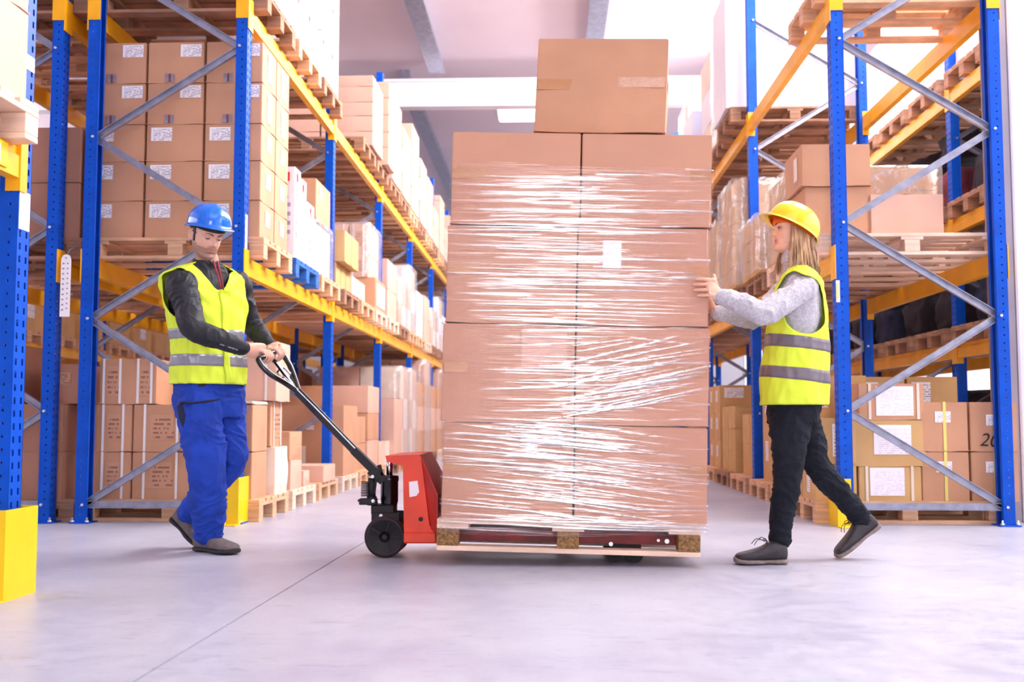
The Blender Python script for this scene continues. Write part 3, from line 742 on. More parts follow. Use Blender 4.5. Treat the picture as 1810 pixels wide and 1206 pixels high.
# --- left rack, lower shelf
for j, kd in enumerate(('wood', 'blue', 'wood')): pal(1, 0, j, 'lower', kd)
hs = [.255, .27, .255, .285, .285]
stack(1, -3.13, -1.93, slot(0, 0) + .02, slot(0, 0) + .79, D1, 3, 2, hs[:3], 'card', W(0, 0, 'lower'), 'labelled')
stack(1, -3.13, -1.93, slot(0, 0) + .02, slot(0, 0) + .79, D1 + .78, 3, 2, hs[3:], 'card', 'upper part of front pallet, first bay, left rack', 'redtape')
tall = [(slot(0, 1) + .10, .70, 'nearer'), (slot(0, 1) + .30, .66, 'middle'), (slot(0, 1) + .56, .52, 'farther')]
for (yy, hh, nm) in tall:
    t_ = carton(-2.12, yy, D1, (.40, .19 if nm != 'farther' else .24, hh), 'white', 'tall white carton with red square label, %s of three on the blue pallet' % nm, 'white cartons on the blue pallet', 0,
           [('patch', 'red_label', 'f', .13, hh - .08, .06, .07, 'red'), ('patch', 'red_label', 'r', -.03, hh - .08, .04, .07, 'red'), ('patch', 'printed_panel', 'f', .07, hh * .45, .2, hh * .5, 'whiteprint'), ('patch', 'printed_panel', 'r', 0, hh * .5, .11, hh * .7, 'whiteprint'), ('patch', 'handle_slot', 'f', .10, hh * .66, .10, .018, 'ink')])
stack(1, -3.0, -2.40, slot(0, 1), slot(0, 1) + .8, D1, 1, 1, [.4, .35], 'card', 'inner half of the blue pallet', 'plain')
carton(-2.30, slot(0, 2) + .40, D1, (.62, .66, .46), 'white', 'white carton under cloudy wrap beside the blue pallet')
wrap(-2.62, -1.98, slot(0, 2) + .06, slot(0, 2) + .74, D1 + .01, D1 + .47, 'beside the blue pallet, left lower shelf')
carton(-2.34, slot(0, 2) + .38, D1 + .50, (.72, .6, .34), 'card', 'large brown carton on top of the wrapped load beside second blue post', None, 0, [('patch', 'shipping_label', 'r', -.12, .24, .1, .09, 'label')])
for k in range(1, 6):
    for j in range(3): pal(1, k, j, 'lower', ('wood', 'old', 'pale')[(k + 2 * j) % 3])
stack(1, -3.0, -1.98, slot(1, 0), slot(1, 0) + .75, D1, 3, 3, [.26], 'card3', 'bottom of ' + W(0, 1, 'lower'))
stack(1, -3.0, -1.90, slot(1, 0), slot(1, 0) + .75, D1 + .26, 2, 2, [.30], 'card3', 'upper part of ' + W(0, 1, 'lower'))
stack(1, -3.0, -2.0, slot(1, 1), slot(1, 1) + .8, D1, 3, 2, [.25], 'cream', W(1, 1, 'lower'))
carton(-2.35, slot(1, 2) + .42, D1, (.85, .76, .36), 'card', 'wide carton with tan label on the lower shelf, second bay, left rack', None, 0, [('patch', 'tan_label', 'f', .1, .2, .2, .14, 'cream'), ('patch', 'white_panel', 'r', 0, .18, .6, .25, 'white')])
stack(1, -2.9, -2.0, slot(1, 2) + .02, slot(1, 2) + .78, D1 + .36, 4, 1, [.26, .34], 'card4', 'on the wide carton, second bay, left lower shelf', 'strapped', film=True)
for k in range(2, 6):
    for j in range(3):
        v = (k * 3 + j) % 4
        if v == 0: stack(1, -3.05, -1.93, slot(k, j), slot(k, j) + .8, D1, 2, 2, [.3, .3, .3], ['card4', 'white'], W(j, k, 'lower'), film=True)
        elif v == 1: stack(1, -3.05, -1.93, slot(k, j), slot(k, j) + .8, D1, 2, 2, [.34, .34], 'white', W(j, k, 'lower'), 'sideprint')
        elif v == 2: stack(1, -3.05, -1.93, slot(k, j), slot(k, j) + .8, D1, 2, 1, [.36, .36], 'card4', W(j, k, 'lower'))
        else: stack(1, -3.05, -1.93, slot(k, j), slot(k, j) + .8, D1, 2, 2, [.3, .3], ['cream', 'card4'], W(j, k, 'lower'), film=True)

# --- left rack, upper shelf
for k in range(0, 6):
    for j in range(3):
        if k == 1 and j == 0: continue
        pal(1, k, j, 'upper', ('old', 'wood', 'old')[(k + j) % 3])
for j in range(3):
    stack(1, -3.08, -1.93, slot(0, j) + .02, slot(0, j) + .79, D2, 2, 2, [.42, .42, .40], 'white', W(j, 0, 'upper'), 'redlabel')
stack(1, -3.0, -1.86, slot(1, 1) + .35, slot(1, 1) + 1.05, D2, 2, 1, [.15, .17, .15, .17, .12], 'card4', W(1, 1, 'upper'))
stack(1, -3.0, -1.82, slot(1, 2) + .30, slot(1, 2) + .79, D2, 2, 1, [.2, .18, .2, .2, .19], 'card4', W(2, 1, 'upper'))
for k, j, hs_ in ((2, 0, [.3, .3, .3, .15]), (2, 1, [.3, .3, .3]), (2, 2, [.3, .3, .3, .3]), (3, 0, [.33, .33, .3]), (3, 1, [.3, .3, .3]), (3, 2, [.3, .3]), (4, 0, [.3, .3, .3, .1]), (4, 1, [.3, .3]), (4, 2, [.35, .35, .3]), (5, 0, [.3, .3, .3]), (5, 1, [.3, .3]), (5, 2, [.3, .3, .3])):
    stack(1, -3.0, -1.88, slot(k, j), slot(k, j) + .8, D2, 2, 1, hs_, 'card4' if (k + j) % 3 else ['cream', 'card4'], W(j, k, 'upper'))

# --- near left block: one pallet of pale cartons at the very edge
pallet(-2.57, 3.62, 1.73, 'pale', 'under pale cartons at the left edge, near left rack')
stack(1, -3.15, -2.0, 3.24, 4.0, 1.874, 2, 2, [.36, .36, .36], 'card4', 'left edge of near left rack', 'strapped')

# --- rack behind the left rack
for k in range(4):
    for j in range(3):
        for z, lv in ((0, 'floor'), (Z1, 'lower'), (Z2, 'upper')):
            pallet(-3.74, slot(k, j) + .4, z, ('old', 'wood')[(k + j) % 2], 'at %s, %s bay, %s level behind the left rack' % (SLN[j], ORD[k], lv), 0, k >= 1 or j > 0)
def W2(j, k, lv): return '%s pallet, %s bay, %s level behind left rack' % (SLN[j], ORD[k], lv)
stack(-1, -4.3, -3.22, slot(0, 0), slot(0, 0) + .8, .144, 3, 1, [.315, .315], 'card2', W2(0, 0, 'floor'), 'plain')
carton(-3.3, slot(0, 0) + .3, .776, (.26, .4, .27), 'card2', 'dark brown carton on top between the two nearest left posts', None, 0, [('patch', 'printed_text', 'f', 0, .17, .15, .08, 'print')])
carton(-3.73, slot(0, 0) + .3, .776, (.3, .4, .4), 'card2', 'dark carton with small white sticker at the far left behind the posts', None, 0, [('patch', 'sticker', 'f', .02, .26, .07, .05, 'label')])
stack(-1, -4.3, -3.16, slot(0, 0), slot(0, 0) + .8, D1, 1, 1, [.38, .38], 'card2', W2(0, 0, 'lower'))
stack(-1, -4.3, -3.25, slot(0, 1), slot(0, 1) + .8, D1, 2, 1, [.36, .36, .3], 'card2', W2(1, 0, 'lower'))
for k, j, lv, hs_ in ((0, 1, 0, [.3, .3, .2]), (0, 0, 2, [.4, .3]), (0, 1, 2, [.4, .4]), (0, 2, 2, [.4, .4]), (1, 1, 0, [.35, .35, .4]), (1, 2, 0, [.35, .35]), (2, 0, 0, [.4, .4, .4]), (2, 1, 0, [.4, .4, .4]), (2, 2, 0, [.4, .4]),
                      (1, 0, 1, [.3, .3, .3]), (1, 2, 1, [.4, .4]), (2, 0, 1, [.4, .4, .3]), (2, 2, 1, [.4, .4]), (3, 1, 0, [.4, .4, .4]), (3, 1, 1, [.4, .4]), (3, 0, 1, [.4, .4]), (1, 1, 2, [.4, .4]), (2, 1, 2, [.4, .4])):
    stack(1, -4.3, -3.2, slot(k, j), slot(k, j) + .8, (.144, D1, D2)[lv], 2, 1, hs_, 'card2' if (k + j) % 2 else 'card', W2(j, k, ('floor', 'lower', 'upper')[lv]))
# far rack across the left aisle
for k in range(4):
    for j in range(3):
        y = 10.07 + 2.86 * k + .925 * j
        for z, lv in ((Z1 - .1, 'lower'), (0, 'floor'), (Z2, 'upper')):
            where = '%s load, %s bay, %s far-left rack' % (SLN[j], ORD[k], lv)
            pallet(-7.15, y + .4, z, 'wood', 'under ' + where, 0, True)
            stack(1, -7.7, -6.55, y, y + .78, z + .144, 2 if lv == 'floor' else 3, 1, [.42, .42], 'card3' if lv != 'floor' else 'card', where, 'labelled' if (k + j) % 2 else 'plain')

# --- right rack
def pw(j, k, lv): return W(j, k, lv, 'right')
pal(-1, 0, 0, 'floor', 'wood', -.06)
for j in (1, 2): pal(-1, 0, j, 'floor', 'wood')
y0 = slot(0, 0)
big = [('patch', 'address_sheet', 'f', -.0, .12, .22, .17, 'biglabel'), ('strap', 'x', -.15, 'cream', .03), ('strap', 'x', .16, 'cream', .03)]
carton(2.20, y0 + .19, .144, (.40, .36, .225), 'card3', 'brown carton with large address sheet, bottom of three in front right rack', 'cartons with address sheets', 0, [('patch', 'address_sheet', 'f', -.02, .125, .22, .18, 'biglabel'), ('strap', 'x', -.15, 'cream', .018), ('strap', 'x', .14, 'cream', .018)])
carton(2.20, y0 + .20, .369, (.47, .38, .30), 'card3', 'wide brown carton with large address sheet, middle of three in front right rack', 'cartons with address sheets', 0, [('patch', 'address_sheet', 'f', .02, .17, .24, .19, 'biglabel')])
carton(2.22, y0 + .19, .669, (.42, .36, .235), 'card', 'brown carton with large address sheet, top of three in front right rack', 'cartons with address sheets', 0, [('patch', 'address_sheet', 'f', .02, .12, .24, .19, 'biglabel'), ('strap', 'x', -.14, 'cream', .018), ('strap', 'x', .17, 'cream', .018)])
for i, (xc, ww) in enumerate(((2.555, .30), (2.87, .30))):
    for k, z in enumerate((.144, .466)):
        hw = (i == 1 and k == 1)
        kids = [('strap', 'x', .0, 'ystrap', .02), ('patch', 'shipping_label', 'f', -.01, .22, .1, .07, 'label')]
        if i == 1 and k == 1: kids = [('patch', 'shipping_label', 'f', .0, .2, .1, .07, 'label')]
        o_ = carton(xc, y0 + .18, z, (ww, .34, .318), 'card', '%s carton, %s layer, %s of the pair beside the right post' % ('brown handwritten' if hw else 'brown yellow-taped', 'upper' if k else 'lower', 'right' if i else 'left'), 'square cartons in front right rack', 0, kids)
        if hw:
            fc = bpy.data.curves.new('handwriting', 'FONT'); fc.body = '20r'; fc.size = .12; fc.extrude = .0004; fc.shear = .25
            fo = bpy.data.objects.new('tmp', fc); COL.objects.link(fo); dg = bpy.context.evaluated_depsgraph_get(); me = bpy.data.meshes.new_from_object(fo.evaluated_get(dg)); bpy.data.objects.remove(fo)
            me.materials.clear(); me.materials.append(M['ink'])
            ho = linkobj('handwriting', me, o_, (-.10, -.1765, .035), (R(90), R(4), 0))
for k, (z, h, xx) in enumerate(((.144, .25, 1.95), (.396, .28, 1.93), (.676, .30, 2.0))):
    for j, yy in enumerate((y0 + .32, y0 + .61)):
        if k == 2 and j == 0: continue
        xx2 = xx - .02 * j
        if k < 2 and j == 0: xx2 = 1.865; ww = .26
        else: ww = .40
        yy2 = y0 + .19 if j == 0 else yy
        if j == 0: continue
        carton(xx2, yy2 - .02, z, (ww, .36, h - .003), 'card3', 'golden brown carton with white label, %s layer, behind the thigh of the woman' % lay(k, 3), 'labelled cartons behind the woman', 0, [('patch', 'shipping_label', 'l', -.08, h * .5, .07, h * .5, 'label'), ('patch', 'shipping_label', 'f', -.1, h * .5, .07, h * .5, 'label')])
for k, (z, h) in enumerate(((.144, .24), (.386, .30))):
    carton(1.855, y0 + .19, z, (.26, .37, h - .004), 'card3', 'golden brown carton with paper label, %s one beside the right post at the aisle' % ('upper' if k else 'lower'), 'labelled cartons behind the woman', 0, [('patch', 'shipping_label', 'f', .02, h * .5, .08, h * .7, 'label'), ('patch', 'shipping_label', 'l', 0, h * .5, .08, h * .6, 'label')])
stack(-1, 1.86, 3.0, slot(0, 1), slot(0, 1) + .8, .144, 3, 2, [.42, .42], 'card3', pw(1, 0, 'floor'), 'labelled')
stack(-1, 1.9, 3.0, slot(0, 2), slot(0, 2) + .8, .144, 3, 2, [.42, .4], 'card3', pw(2, 0, 'floor'), 'labelled')
for k in range(1, 6):
    for j in range(3): pal(-1, k, j, 'floor', ('wood', 'old', 'wood')[j])
stack(-1, 1.9, 3.0, slot(1, 0), slot(1, 0) + .8, .144, 3, 2, [.3, .28], 'card3', pw(0, 1, 'floor'), 'plain')
stack(-1, 1.85, 3.0, slot(1, 1), slot(1, 1) + .8, .144, 2, 2, [.22, .22, .22], 'card3', pw(1, 1, 'floor'), 'ystrap')
stack(-1, 1.85, 3.0, slot(1, 2), slot(1, 2) + .8, .144, 2, 2, [.3, .3, .3], 'card3', pw(2, 1, 'floor'), 'labelled')
for k in range(2, 6):
    for j in range(3): stack(-1, 1.85, 3.0, slot(k, j), slot(k, j) + .8, .144, 2, 1, [.3, .3, .3], 'card3' if j else 'card', pw(j, k, 'floor'), 'labelled' if j == 1 else 'plain')
# lower shelf
pal(-1, 0, 0, 'lower', 'pale', .0)
pal(-1, 0, 1, 'lower', 'pale'); pal(-1, 0, 2, 'lower', 'old')
carton(2.40, y0 + .40, D1, (.48, .5, .29), 'card4', 'low light brown carton on the right lower shelf, right of the near post', None, 0, [('patch', 'tape', 't', 0, 0, .05, .5, 'tape')])
carton(1.955, y0 + .42, D1, (.45, .5, .35), 'card', 'large brown carton behind the blue post above the yellow helmet')
carton(1.935, y0 + .40, D1 + .35, (.46, .5, .285), 'card', 'brown carton stacked high above the yellow helmet beside the post', None, 0, [('patch', 'shipping_label', 'l', -.1, .14, .1, .16, 'cream')])
stack(-1, 1.80, 2.9, slot(0, 1), slot(0, 1) + .8, D1, 2, 1, [.17, .15, .16, .17], 'card3', pw(1, 0, 'lower'), 'plain', film=True)
stack(-1, 1.74, 2.7, slot(0, 2), slot(0, 2) + .8, D1, 2, 2, [.16, .16, .16], 'card3', pw(2, 0, 'lower'), 'plain', film=True)
for k in range(1, 6):
    for j in range(3):
        pal(-1, k, j, 'lower', 'old')
        if k > 1 or j < 2:
            n_ = 4 if (k + j) % 2 else 3
            stack(-1, 1.72, 2.9, slot(k, j), slot(k, j) + .8, D1, 2, 1, [.2] * (n_ + 1) if k == 1 else [.25] * n_, 'card3', pw(j, k, 'lower'), 'plain', film=(k == 1))
# upper shelf
pal(-1, 0, 0, 'upper', 'wood', .0)
stack(-1, 1.9, 3.0, slot(0, 0) + .02, slot(0, 0) + .79, D2, 2, 2, [.4, .4, .3], 'white', pw(0, 0, 'upper'))
for k in range(1, 6):
    for j in range(3):
        pal(-1, k, j, 'upper', 'old', -.08 if k == 1 and j == 0 else 0)
        hs_ = [1.1] if (k == 1 and j == 0) else [.4] * (2 + (k + j) % 2)
        if k == 1 and j == 0: carton(2.3, slot(1, 0) + .42, D2, (1.26, .76, 1.15), 'white', 'very large white carton on the upper shelf of the right rack', None)
        else: stack(-1, 1.80 if j else 1.72, 3.0, slot(k, j), slot(k, j) + .8, D2, 2, 1, hs_, ['cream', 'white'], pw(j, k, 'upper'), film=(j == 1))

# --- second rack on the right: soft goods in dark bags, wrapped clothes, white wrapped loads on top
def bag(x, y, z, rx, ry, rz_, mk, label, seed, name='garment_bag', cat='bag', group='soft goods behind the right rack'):
    bm = bmesh.new(); bmesh.ops.create_icosphere(bm, subdivisions=4, radius=1)
    for v in bm.verts:
        n_ = v.co.normalized()
        k = 1 + .22 * noise.noise(n_ * 1.7 + Vector((seed, 0, 0))) + .07 * noise.noise(n_ * 5 + Vector((0, seed, 0))) + .03 * noise.noise(n_ * 12)
        q = Vector((math.copysign(abs(n_.x) ** .6, n_.x), math.copysign(abs(n_.y) ** .6, n_.y), math.copysign(abs(n_.z) ** .7, n_.z))) * k
        v.co = Vector((q.x * rx, q.y * ry, max(q.z * rz_, -rz_ * .8)))
    mz = min(v.co.z for v in bm.verts)
    for v in bm.verts: v.co.z -= mz
    o = finish(bm, name, M[mk], smooth=True, loc=(x, y, z)); tag(o, label, cat, group); return o
sd = 0
for k in range(4):
    for j in range(3):
        y = RY[k] + .1 + .925 * j + .4
        if k == 0 and j == 0: continue
        for li, (z, lv) in enumerate(((0, 'floor'), (1.33, 'first'), (2.42, 'second'), (3.58, 'third'))):
            where = '%s load, %s bay, %s level behind right rack' % (SLN[j], ORD[k], lv)
            if li in (0, 2, 3): pallet(4.1, y, z, 'old', 'under ' + where, 0, True)
            zz = z + (.144 if li in (0, 2, 3) else 0.0)
            if li == 1:
                p_ = pallet(4.1, y, z, 'old', 'under ' + where, 0, True); zz += .144
            if li == 3:
                if k < 3: stack(-1, 3.6, 4.6, y - .4, y + .4, zz, 2, 2, [.55, .5], 'white', where, film=False)
            else:
                if k > 2: continue
                for q in range(2):
                    sd += 1
                    mk = ('darkcloth', 'darkcloth', 'maroon' if li == 2 else 'navy')[(sd + j) % 3]
                    bag(3.84 + .53 * q, y, zz, .205, .33, .24 if li < 2 else .24, mk, '%s soft bundle, %s side, %s' % ({'darkcloth': 'black', 'maroon': 'maroon', 'navy': 'navy'}[mk], ('aisle', 'far')[q], where), sd)
                    if q == 0: bag(4.08, y + .02, zz + (.50 if li < 2 else .50), .40, .32, .16, 'darkcloth', 'black upper soft bundle lying on others, %s' % where, sd + 50)
# wall column by the right rack
bm = bmesh.new()
for (a, b, c, d) in ((3.0, 3.09, 7.20, 7.215), (3.0, 3.09, 7.405, 7.42), (3.04, 3.05, 7.215, 7.405)): abox(bm, a, b, c, d, 0, HC)
struct('trim_20', bm, M['greypaint'])
bm = bmesh.new(); abox(bm, 3.095, 3.45, 7.18, 7.42, 0, HC, bev=.01); struct('trim_21', bm, M['steelwhite'])
# white load gauge strip hanging on the back post at the left
t = empty('hanging_strip', A(114, 560, 6.90), 'white strip with printed marks hanging between the two nearest left posts', 'sign')
bm = bmesh.new(); pts = [(-.033, 0), (.033, 0), (.033, .38), (.022, .405), (0, .412), (-.022, .405), (-.033, .38)]; prism(bm, pts, -.002, .002); finish(bm, 'strip', M['paper'], t)
bm = bmesh.new()
for i in range(10):
    abox(bm, -.022, -.010, -.0035, -.0022, .04 + .034 * i, .050 + .034 * i); abox(bm, .008, .018, -.0035, -.0022, .05 + .033 * i, .058 + .033 * i)
finish(bm, 'printed_marks', M['galvtape'], t)
bm = bmesh.new(); tube(bm, [(0, 0, .395), (.01, .03, .45), (.045, .06, .47)], .0025, 6); tube(bm, [(0, -.004, .388), (0, .004, .388)], .006, 8); finish(bm, 'wire_hook', M['galv'], t)
# yellow and black notice stuck on the right post
t = empty('post_notice', A(1481, 515, 6.895), 'small yellow and white sticker on the right post beside the woman', 'sticker')
bm = bmesh.new(); abox(bm, -.012, .012, -.002, 0, -.07, .07); finish(bm, 'sheet', M['paper'], t)
bm = bmesh.new(); abox(bm, -.011, .004, -.003, -.0021, -.05, .05, bev=.0004); finish(bm, 'yellow_print', M['ystrap'], t)
# ------------------------------------------------------------ the wrapped load on its pallet, standing on the forks
YL = 4.95
Pa, Pb = A(772, 973, YL), A(1237, 986, YL)
th_ = math.atan2(Pa.z - Pb.z, Pb.x - Pa.x)
LM = Matrix.Translation(Pa) @ Matrix.Rotation(th_, 4, 'Y')
WP = (Pb - Pa).length
def LW(x, y, z): return LM @ Vector((x, y, z))
p_ = pallet(0, 0, 0, 'chip', 'carrying the tall wrapped load, lifted on the red pallet jack', group='pallet on the jack')
p_.location = LW(WP / 2, .4, 0); p_.rotation_euler = (0, th_, 0); del p_['group']
lays = [(.012, .448, .608), (-.004, .458, .618), (.006, .461, .610), (.016, .443, .610)]
z = .1445; SURF = []
posn = ['bottom', 'second', 'third', 'fourth']
for k, (dx, h, ww) in enumerate(lays):
    for i in range(2):
        for j in range(2):
            bw, bd, bh = ww - .008, .392, h - .008
            bm = carton_bm(bw, bd, bh, .007, 20 + k * 4 + i * 2 + j)
            # crumpled edges and dents
            for v in bm.verts:
                n_ = noise.noise(Vector((v.co.x * 5 + k, v.co.y * 5 + i * 3, v.co.z * 6 + j)))
                edge = max(abs(v.co.x) / (bw / 2), abs(v.co.z / bh * 2 - 1))
                v.co += Vector((v.co.x, v.co.y, 0)).normalized() * n_ * (.001 + .002 * edge ** 6)
            o = finish(bm, 'cardboard_box', M['loadcard'] if 'loadcard' in M else M['card'])
            tag(o, 'brown carton in the wrapped load, %s layer from the pallet, %s %s' % (posn[k] if k < 3 else 'top wrapped', 'left' if i == 0 else 'right', 'front' if j == 0 else 'back'), 'box', 'cartons of the wrapped load')
            o.location = LW(dx + ww * (i + .5), .2 + .4 * j, z); o.rotation_euler = (0, th_, R((-.25, .2, .1, -.2)[(k + i) % 4]) if j == 0 else 0)
            sz = (bw, bd, bh)
            if j == 0:
                # horizontal centre tape wrapping over the side edges
                patch(o, 'tape', 'f', -.20 if i == 0 else .20, bh * .55, .19, .05, 'tape', sz, off=.0066 if False else .004, th=.001)
                if (k, i) == (2, 1): patch(o, 'pale_sheet', 'f', -.145, bh * .72, .085, .13, 'paper', sz, off=.0085)  # thin pale sheets lying flat under the film
                if (k, i) == (1, 0): patch(o, 'pale_sheet', 'f', .165, bh * .74, .21, .17, 'card4', sz, off=.0085)
                if (k, i) == (0, 0): patch(o, 'pale_sheet', 'f', .11, bh * .78, .05, .09, 'cream', sz, off=.0085)
    SURF.append((z, z + h, dx, dx + 2 * ww)); z += h
ZT = z
# top box, turned a little so that its right side shows
bw, bd, bh = .615, .42, .450
bm = carton_bm(bw, bd, bh, .008, 77)
o = finish(bm, 'cardboard_box', M['card']); tag(o, 'single brown carton sitting tilted on top of the wrapped load', 'box')
o.location = LW(.728, .245, ZT + .0095); o.rotation_euler = (0, R(2.9), R(-6))
sz = (bw, bd, bh)
patch(o, 'tape', 'f', -.19, bh * .50, .22, .05, 'tape', sz, off=.0055)
patch(o, 'tape', 'f', .19, bh * .53, .22, .05, 'cleartape', sz, off=.0055) if 'cleartape' in M else None
patch(o, 'tape', 'r', -.1, bh * .53, .12, .05, 'tape', sz)

# the stretch film: one skin round the load with thousands of small drawn wrinkles
import numpy as np
def load_film():
    rs = np.random.RandomState(11)
    y0, y1 = -.010, .806
    nz = 560; zb, zt = .085, SURF[3][0] + .272
    nf, ns = 110, 26
    # unrolled perimeter parameter s; front 0..1.25, then right side, back, left side
    fw = 1.25
    corner = .018
    zs_ = np.linspace(zb, zt, nz)
    svals = np.concatenate([np.linspace(0, fw, nf, endpoint=False), fw + np.linspace(0, .83, ns, endpoint=False), fw + .83 + np.linspace(0, fw, 30, endpoint=False), 2 * fw + .83 + np.linspace(0, .83, ns, endpoint=False)])
    S, Z = np.meshgrid(svals, zs_)
    H = np.zeros_like(S); RD = np.zeros_like(S)
    per = 2 * (fw + .83)
    def ridge(sc, zc, slope, half, amp, sig, curve=0.):
        nonlocal H, RD
        d = S - sc
        w_ = np.clip(1 - (np.abs(d) / half) ** 2, 0, 1)
        zz = zc + slope * d + curve * d * d
        g = np.exp(-((Z - zz) / sig) ** 2) * np.sqrt(w_)
        H += amp * g; RD += g * (amp / .002)
    # bands of wrinkles, as the film was wound: (z range, slope range, how many, centre spread)
    L0 = SURF[0][0]
    def many(n, za, zb_, sa, sb, ca, cb, ha, hb, a=(.0006, .0022), sg=(.0018, .0035)):
        for _ in range(int(n * .8)):
            ridge(rs.uniform(ca, cb), rs.uniform(za, zb_), rs.uniform(sa, sb), rs.uniform(ha, hb), rs.uniform(*a), rs.uniform(*sg), rs.uniform(-.03, .03))
    z1, z2, z3 = SURF[1][0], SURF[2][0], SURF[3][0]
    many(75, z3 - .02, zt - .03, -.02, .02, .25, .9, .10, .34)          # top layer, level
    many(110, z2, z3, -.03, .01, .25, .95, .10, .38)                         # third layer
    many(60, z1, z2, -.02, .05, .35, .8, .10, .3)                          # second layer left
    many(55, z1 + .05, z2 - .05, .14, .26, .75, 1.05, .12, .35, (.0008, .0026))   # second layer right, fanning up
    many(85, L0, z1, -.10, -.02, .2, .7, .10, .34, (.0008, .0028))
    many(55, L0, z1 - .03, -.13, -.06, .5, .95, .12, .42, (.0008, .0026))
    many(22, z2 - .02, zt, -.05, .05, 1.0, 1.24, .05, .16)
    many(24, L0, z2, -.12, .1, 1.0, 1.24, .05, .16)
    many(60, L0, zt, -.04, .04, fw, per, .1, .5)
    many(26, L0 - .045, L0 + .03, -.03, .01, .1, 1.1, .2, .5, (.001, .003))
    fine = np.zeros_like(S)
    for f in range(14):
        ph, kz, ks = rs.uniform(0, 6), rs.uniform(180, 520), rs.uniform(-7, 7)
        fine += np.sin(Z * kz + S * ks + ph + 2 * np.sin(S * rs.uniform(2, 9) + Z * rs.uniform(3, 14)))
    H += fine * .00006
    # slack waves
    H += .0022 * np.sin(S * 4.1 + Z * 1.7) * np.sin(Z * 6.3 + S * 1.3)
    verts = []
    lim = np.interp
    for j in range(nz):
        zz = float(zs_[j])
        # outline limits at this height, smoothed between layers
        for a, b, x0, x1 in SURF:
            if a <= zz < b or (zz < SURF[0][0] and a == SURF[0][0]): xl, xr = x0, x1; break
        xl -= .004; xr += .001
        t_low = max(0., (L0 - zz) / .06)      # the skirt draws in under the cartons
        yy0 = y0 + .006 * min(t_low, 1) ; 
        sag = 0.0
        for i, s in enumerate(svals):
            h = H[j, i]
            if s < fw: u = s / fw; x, y, nx_, ny_ = xl + (xr - xl) * u, yy0, 0, -1
            elif s < fw + .83: u = (s - fw) / .83; x, y, nx_, ny_ = xr, y0 + (y1 - y0) * u, 1, 0
            elif s < 2 * fw + .83: u = (s - fw - .83) / fw; x, y, nx_, ny_ = xr - (xr - xl) * u, y1, 0, 1
            else: u = (s - 2 * fw - .83) / .83; x, y, nx_, ny_ = xl, y1 - (y1 - y0) * u, -1, 0
            dz = -.012 * math.sin(3.1 * (s + .2)) * t_low if zz < L0 else (.006 * math.sin(s * 7) + .012 * math.sin(s * 2.3 + 1)) * max(0, (zz - zt + .05) / .05)
            verts.append((x + nx_ * h, y + ny_ * h, zz + dz))
    n = len(svals); faces = []
    for j in range(nz - 1):
        for i in range(n):
            i2 = (i + 1) % n; faces.append((j * n + i, j * n + i2, (j + 1) * n + i2, (j + 1) * n + i))
    me = bpy.data.meshes.new('stretch_film'); me.from_pydata(verts, [], faces)
    at = me.attributes.new('ridge', 'FLOAT', 'POINT'); at.data.foreach_set('value', np.clip(RD, 0, 1.6).astype(np.float32).ravel())
    me.polygons.foreach_set('use_smooth', [True] * len(faces)); me.materials.append(M['loadfilm'])
    o = bpy.data.objects.new('stretch_film', me); COL.objects.link(o); o.matrix_world = LM
    tag(o, 'clear wrinkled stretch film wound around the tall load of brown cartons', 'stretch film')
    return o
def loadfilm_mat():
    m = bpy.data.materials.new('clear_wrinkled_stretch_film'); m.use_nodes = True; nt = m.node_tree
    for n in list(nt.nodes):
        if n.type != 'OUTPUT_MATERIAL': nt.nodes.remove(n)
    out = nt.nodes['Material Output']
    at = nt.nodes.new('ShaderNodeAttribute'); at.attribute_name = 'ridge'
    tc = nt.nodes.new('ShaderNodeTexCoord'); mp = nt.nodes.new('ShaderNodeMapping'); nt.links.new(tc.outputs['Object'], mp.inputs[0]); mp.inputs['Scale'].default_value = (2.5, 2.5, 160)
    n1 = nt.nodes.new('ShaderNodeTexNoise'); n1.inputs['Scale'].default_value = 1; n1.inputs['Detail'].default_value = 2; n1.inputs['Distortion'].default_value = .5; nt.links.new(mp.outputs[0], n1.inputs['Vector'])
    bp = nt.nodes.new('ShaderNodeBump'); bp.inputs['Strength'].default_value = .35; bp.inputs['Distance'].default_value = .006; nt.links.new(n1.outputs['Fac'], bp.inputs['Height'])
    gl = nt.nodes.new('ShaderNodeBsdfGlossy'); gl.inputs['Roughness'].default_value = .10; nt.links.new(bp.outputs[0], gl.inputs['Normal'])
    tr = nt.nodes.new('ShaderNodeBsdfTransparent'); tr.inputs[0].default_value = (.985, .97, .98, 1)
    df = nt.nodes.new('ShaderNodeBsdfDiffuse'); df.inputs[0].default_value = (.95, .93, .96, 1)
    def ma(src, a, b):
        x = nt.nodes.new('ShaderNodeMath'); x.operation = 'MULTIPLY_ADD'; x.use_clamp = True; nt.links.new(src, x.inputs[0]); x.inputs[1].default_value = a; x.inputs[2].default_value = b; return x.outputs[0]
    s1 = nt.nodes.new('ShaderNodeMixShader'); nt.links.new(ma(at.outputs['Fac'], .55, .035), s1.inputs[0]); nt.links.new(tr.outputs[0], s1.inputs[1]); nt.links.new(gl.outputs[0], s1.inputs[2])
    s2 = nt.nodes.new('ShaderNodeMixShader'); nt.links.new(ma(at.outputs['Fac'], .05, .0), s2.inputs[0]); nt.links.new(s1.outputs[0], s2.inputs[1]); nt.links.new(df.outputs[0], s2.inputs[2])
    nt.links.new(s2.outputs[0], out.inputs['Surface']); return m
M['loadfilm'] = loadfilm_mat()
load_film()

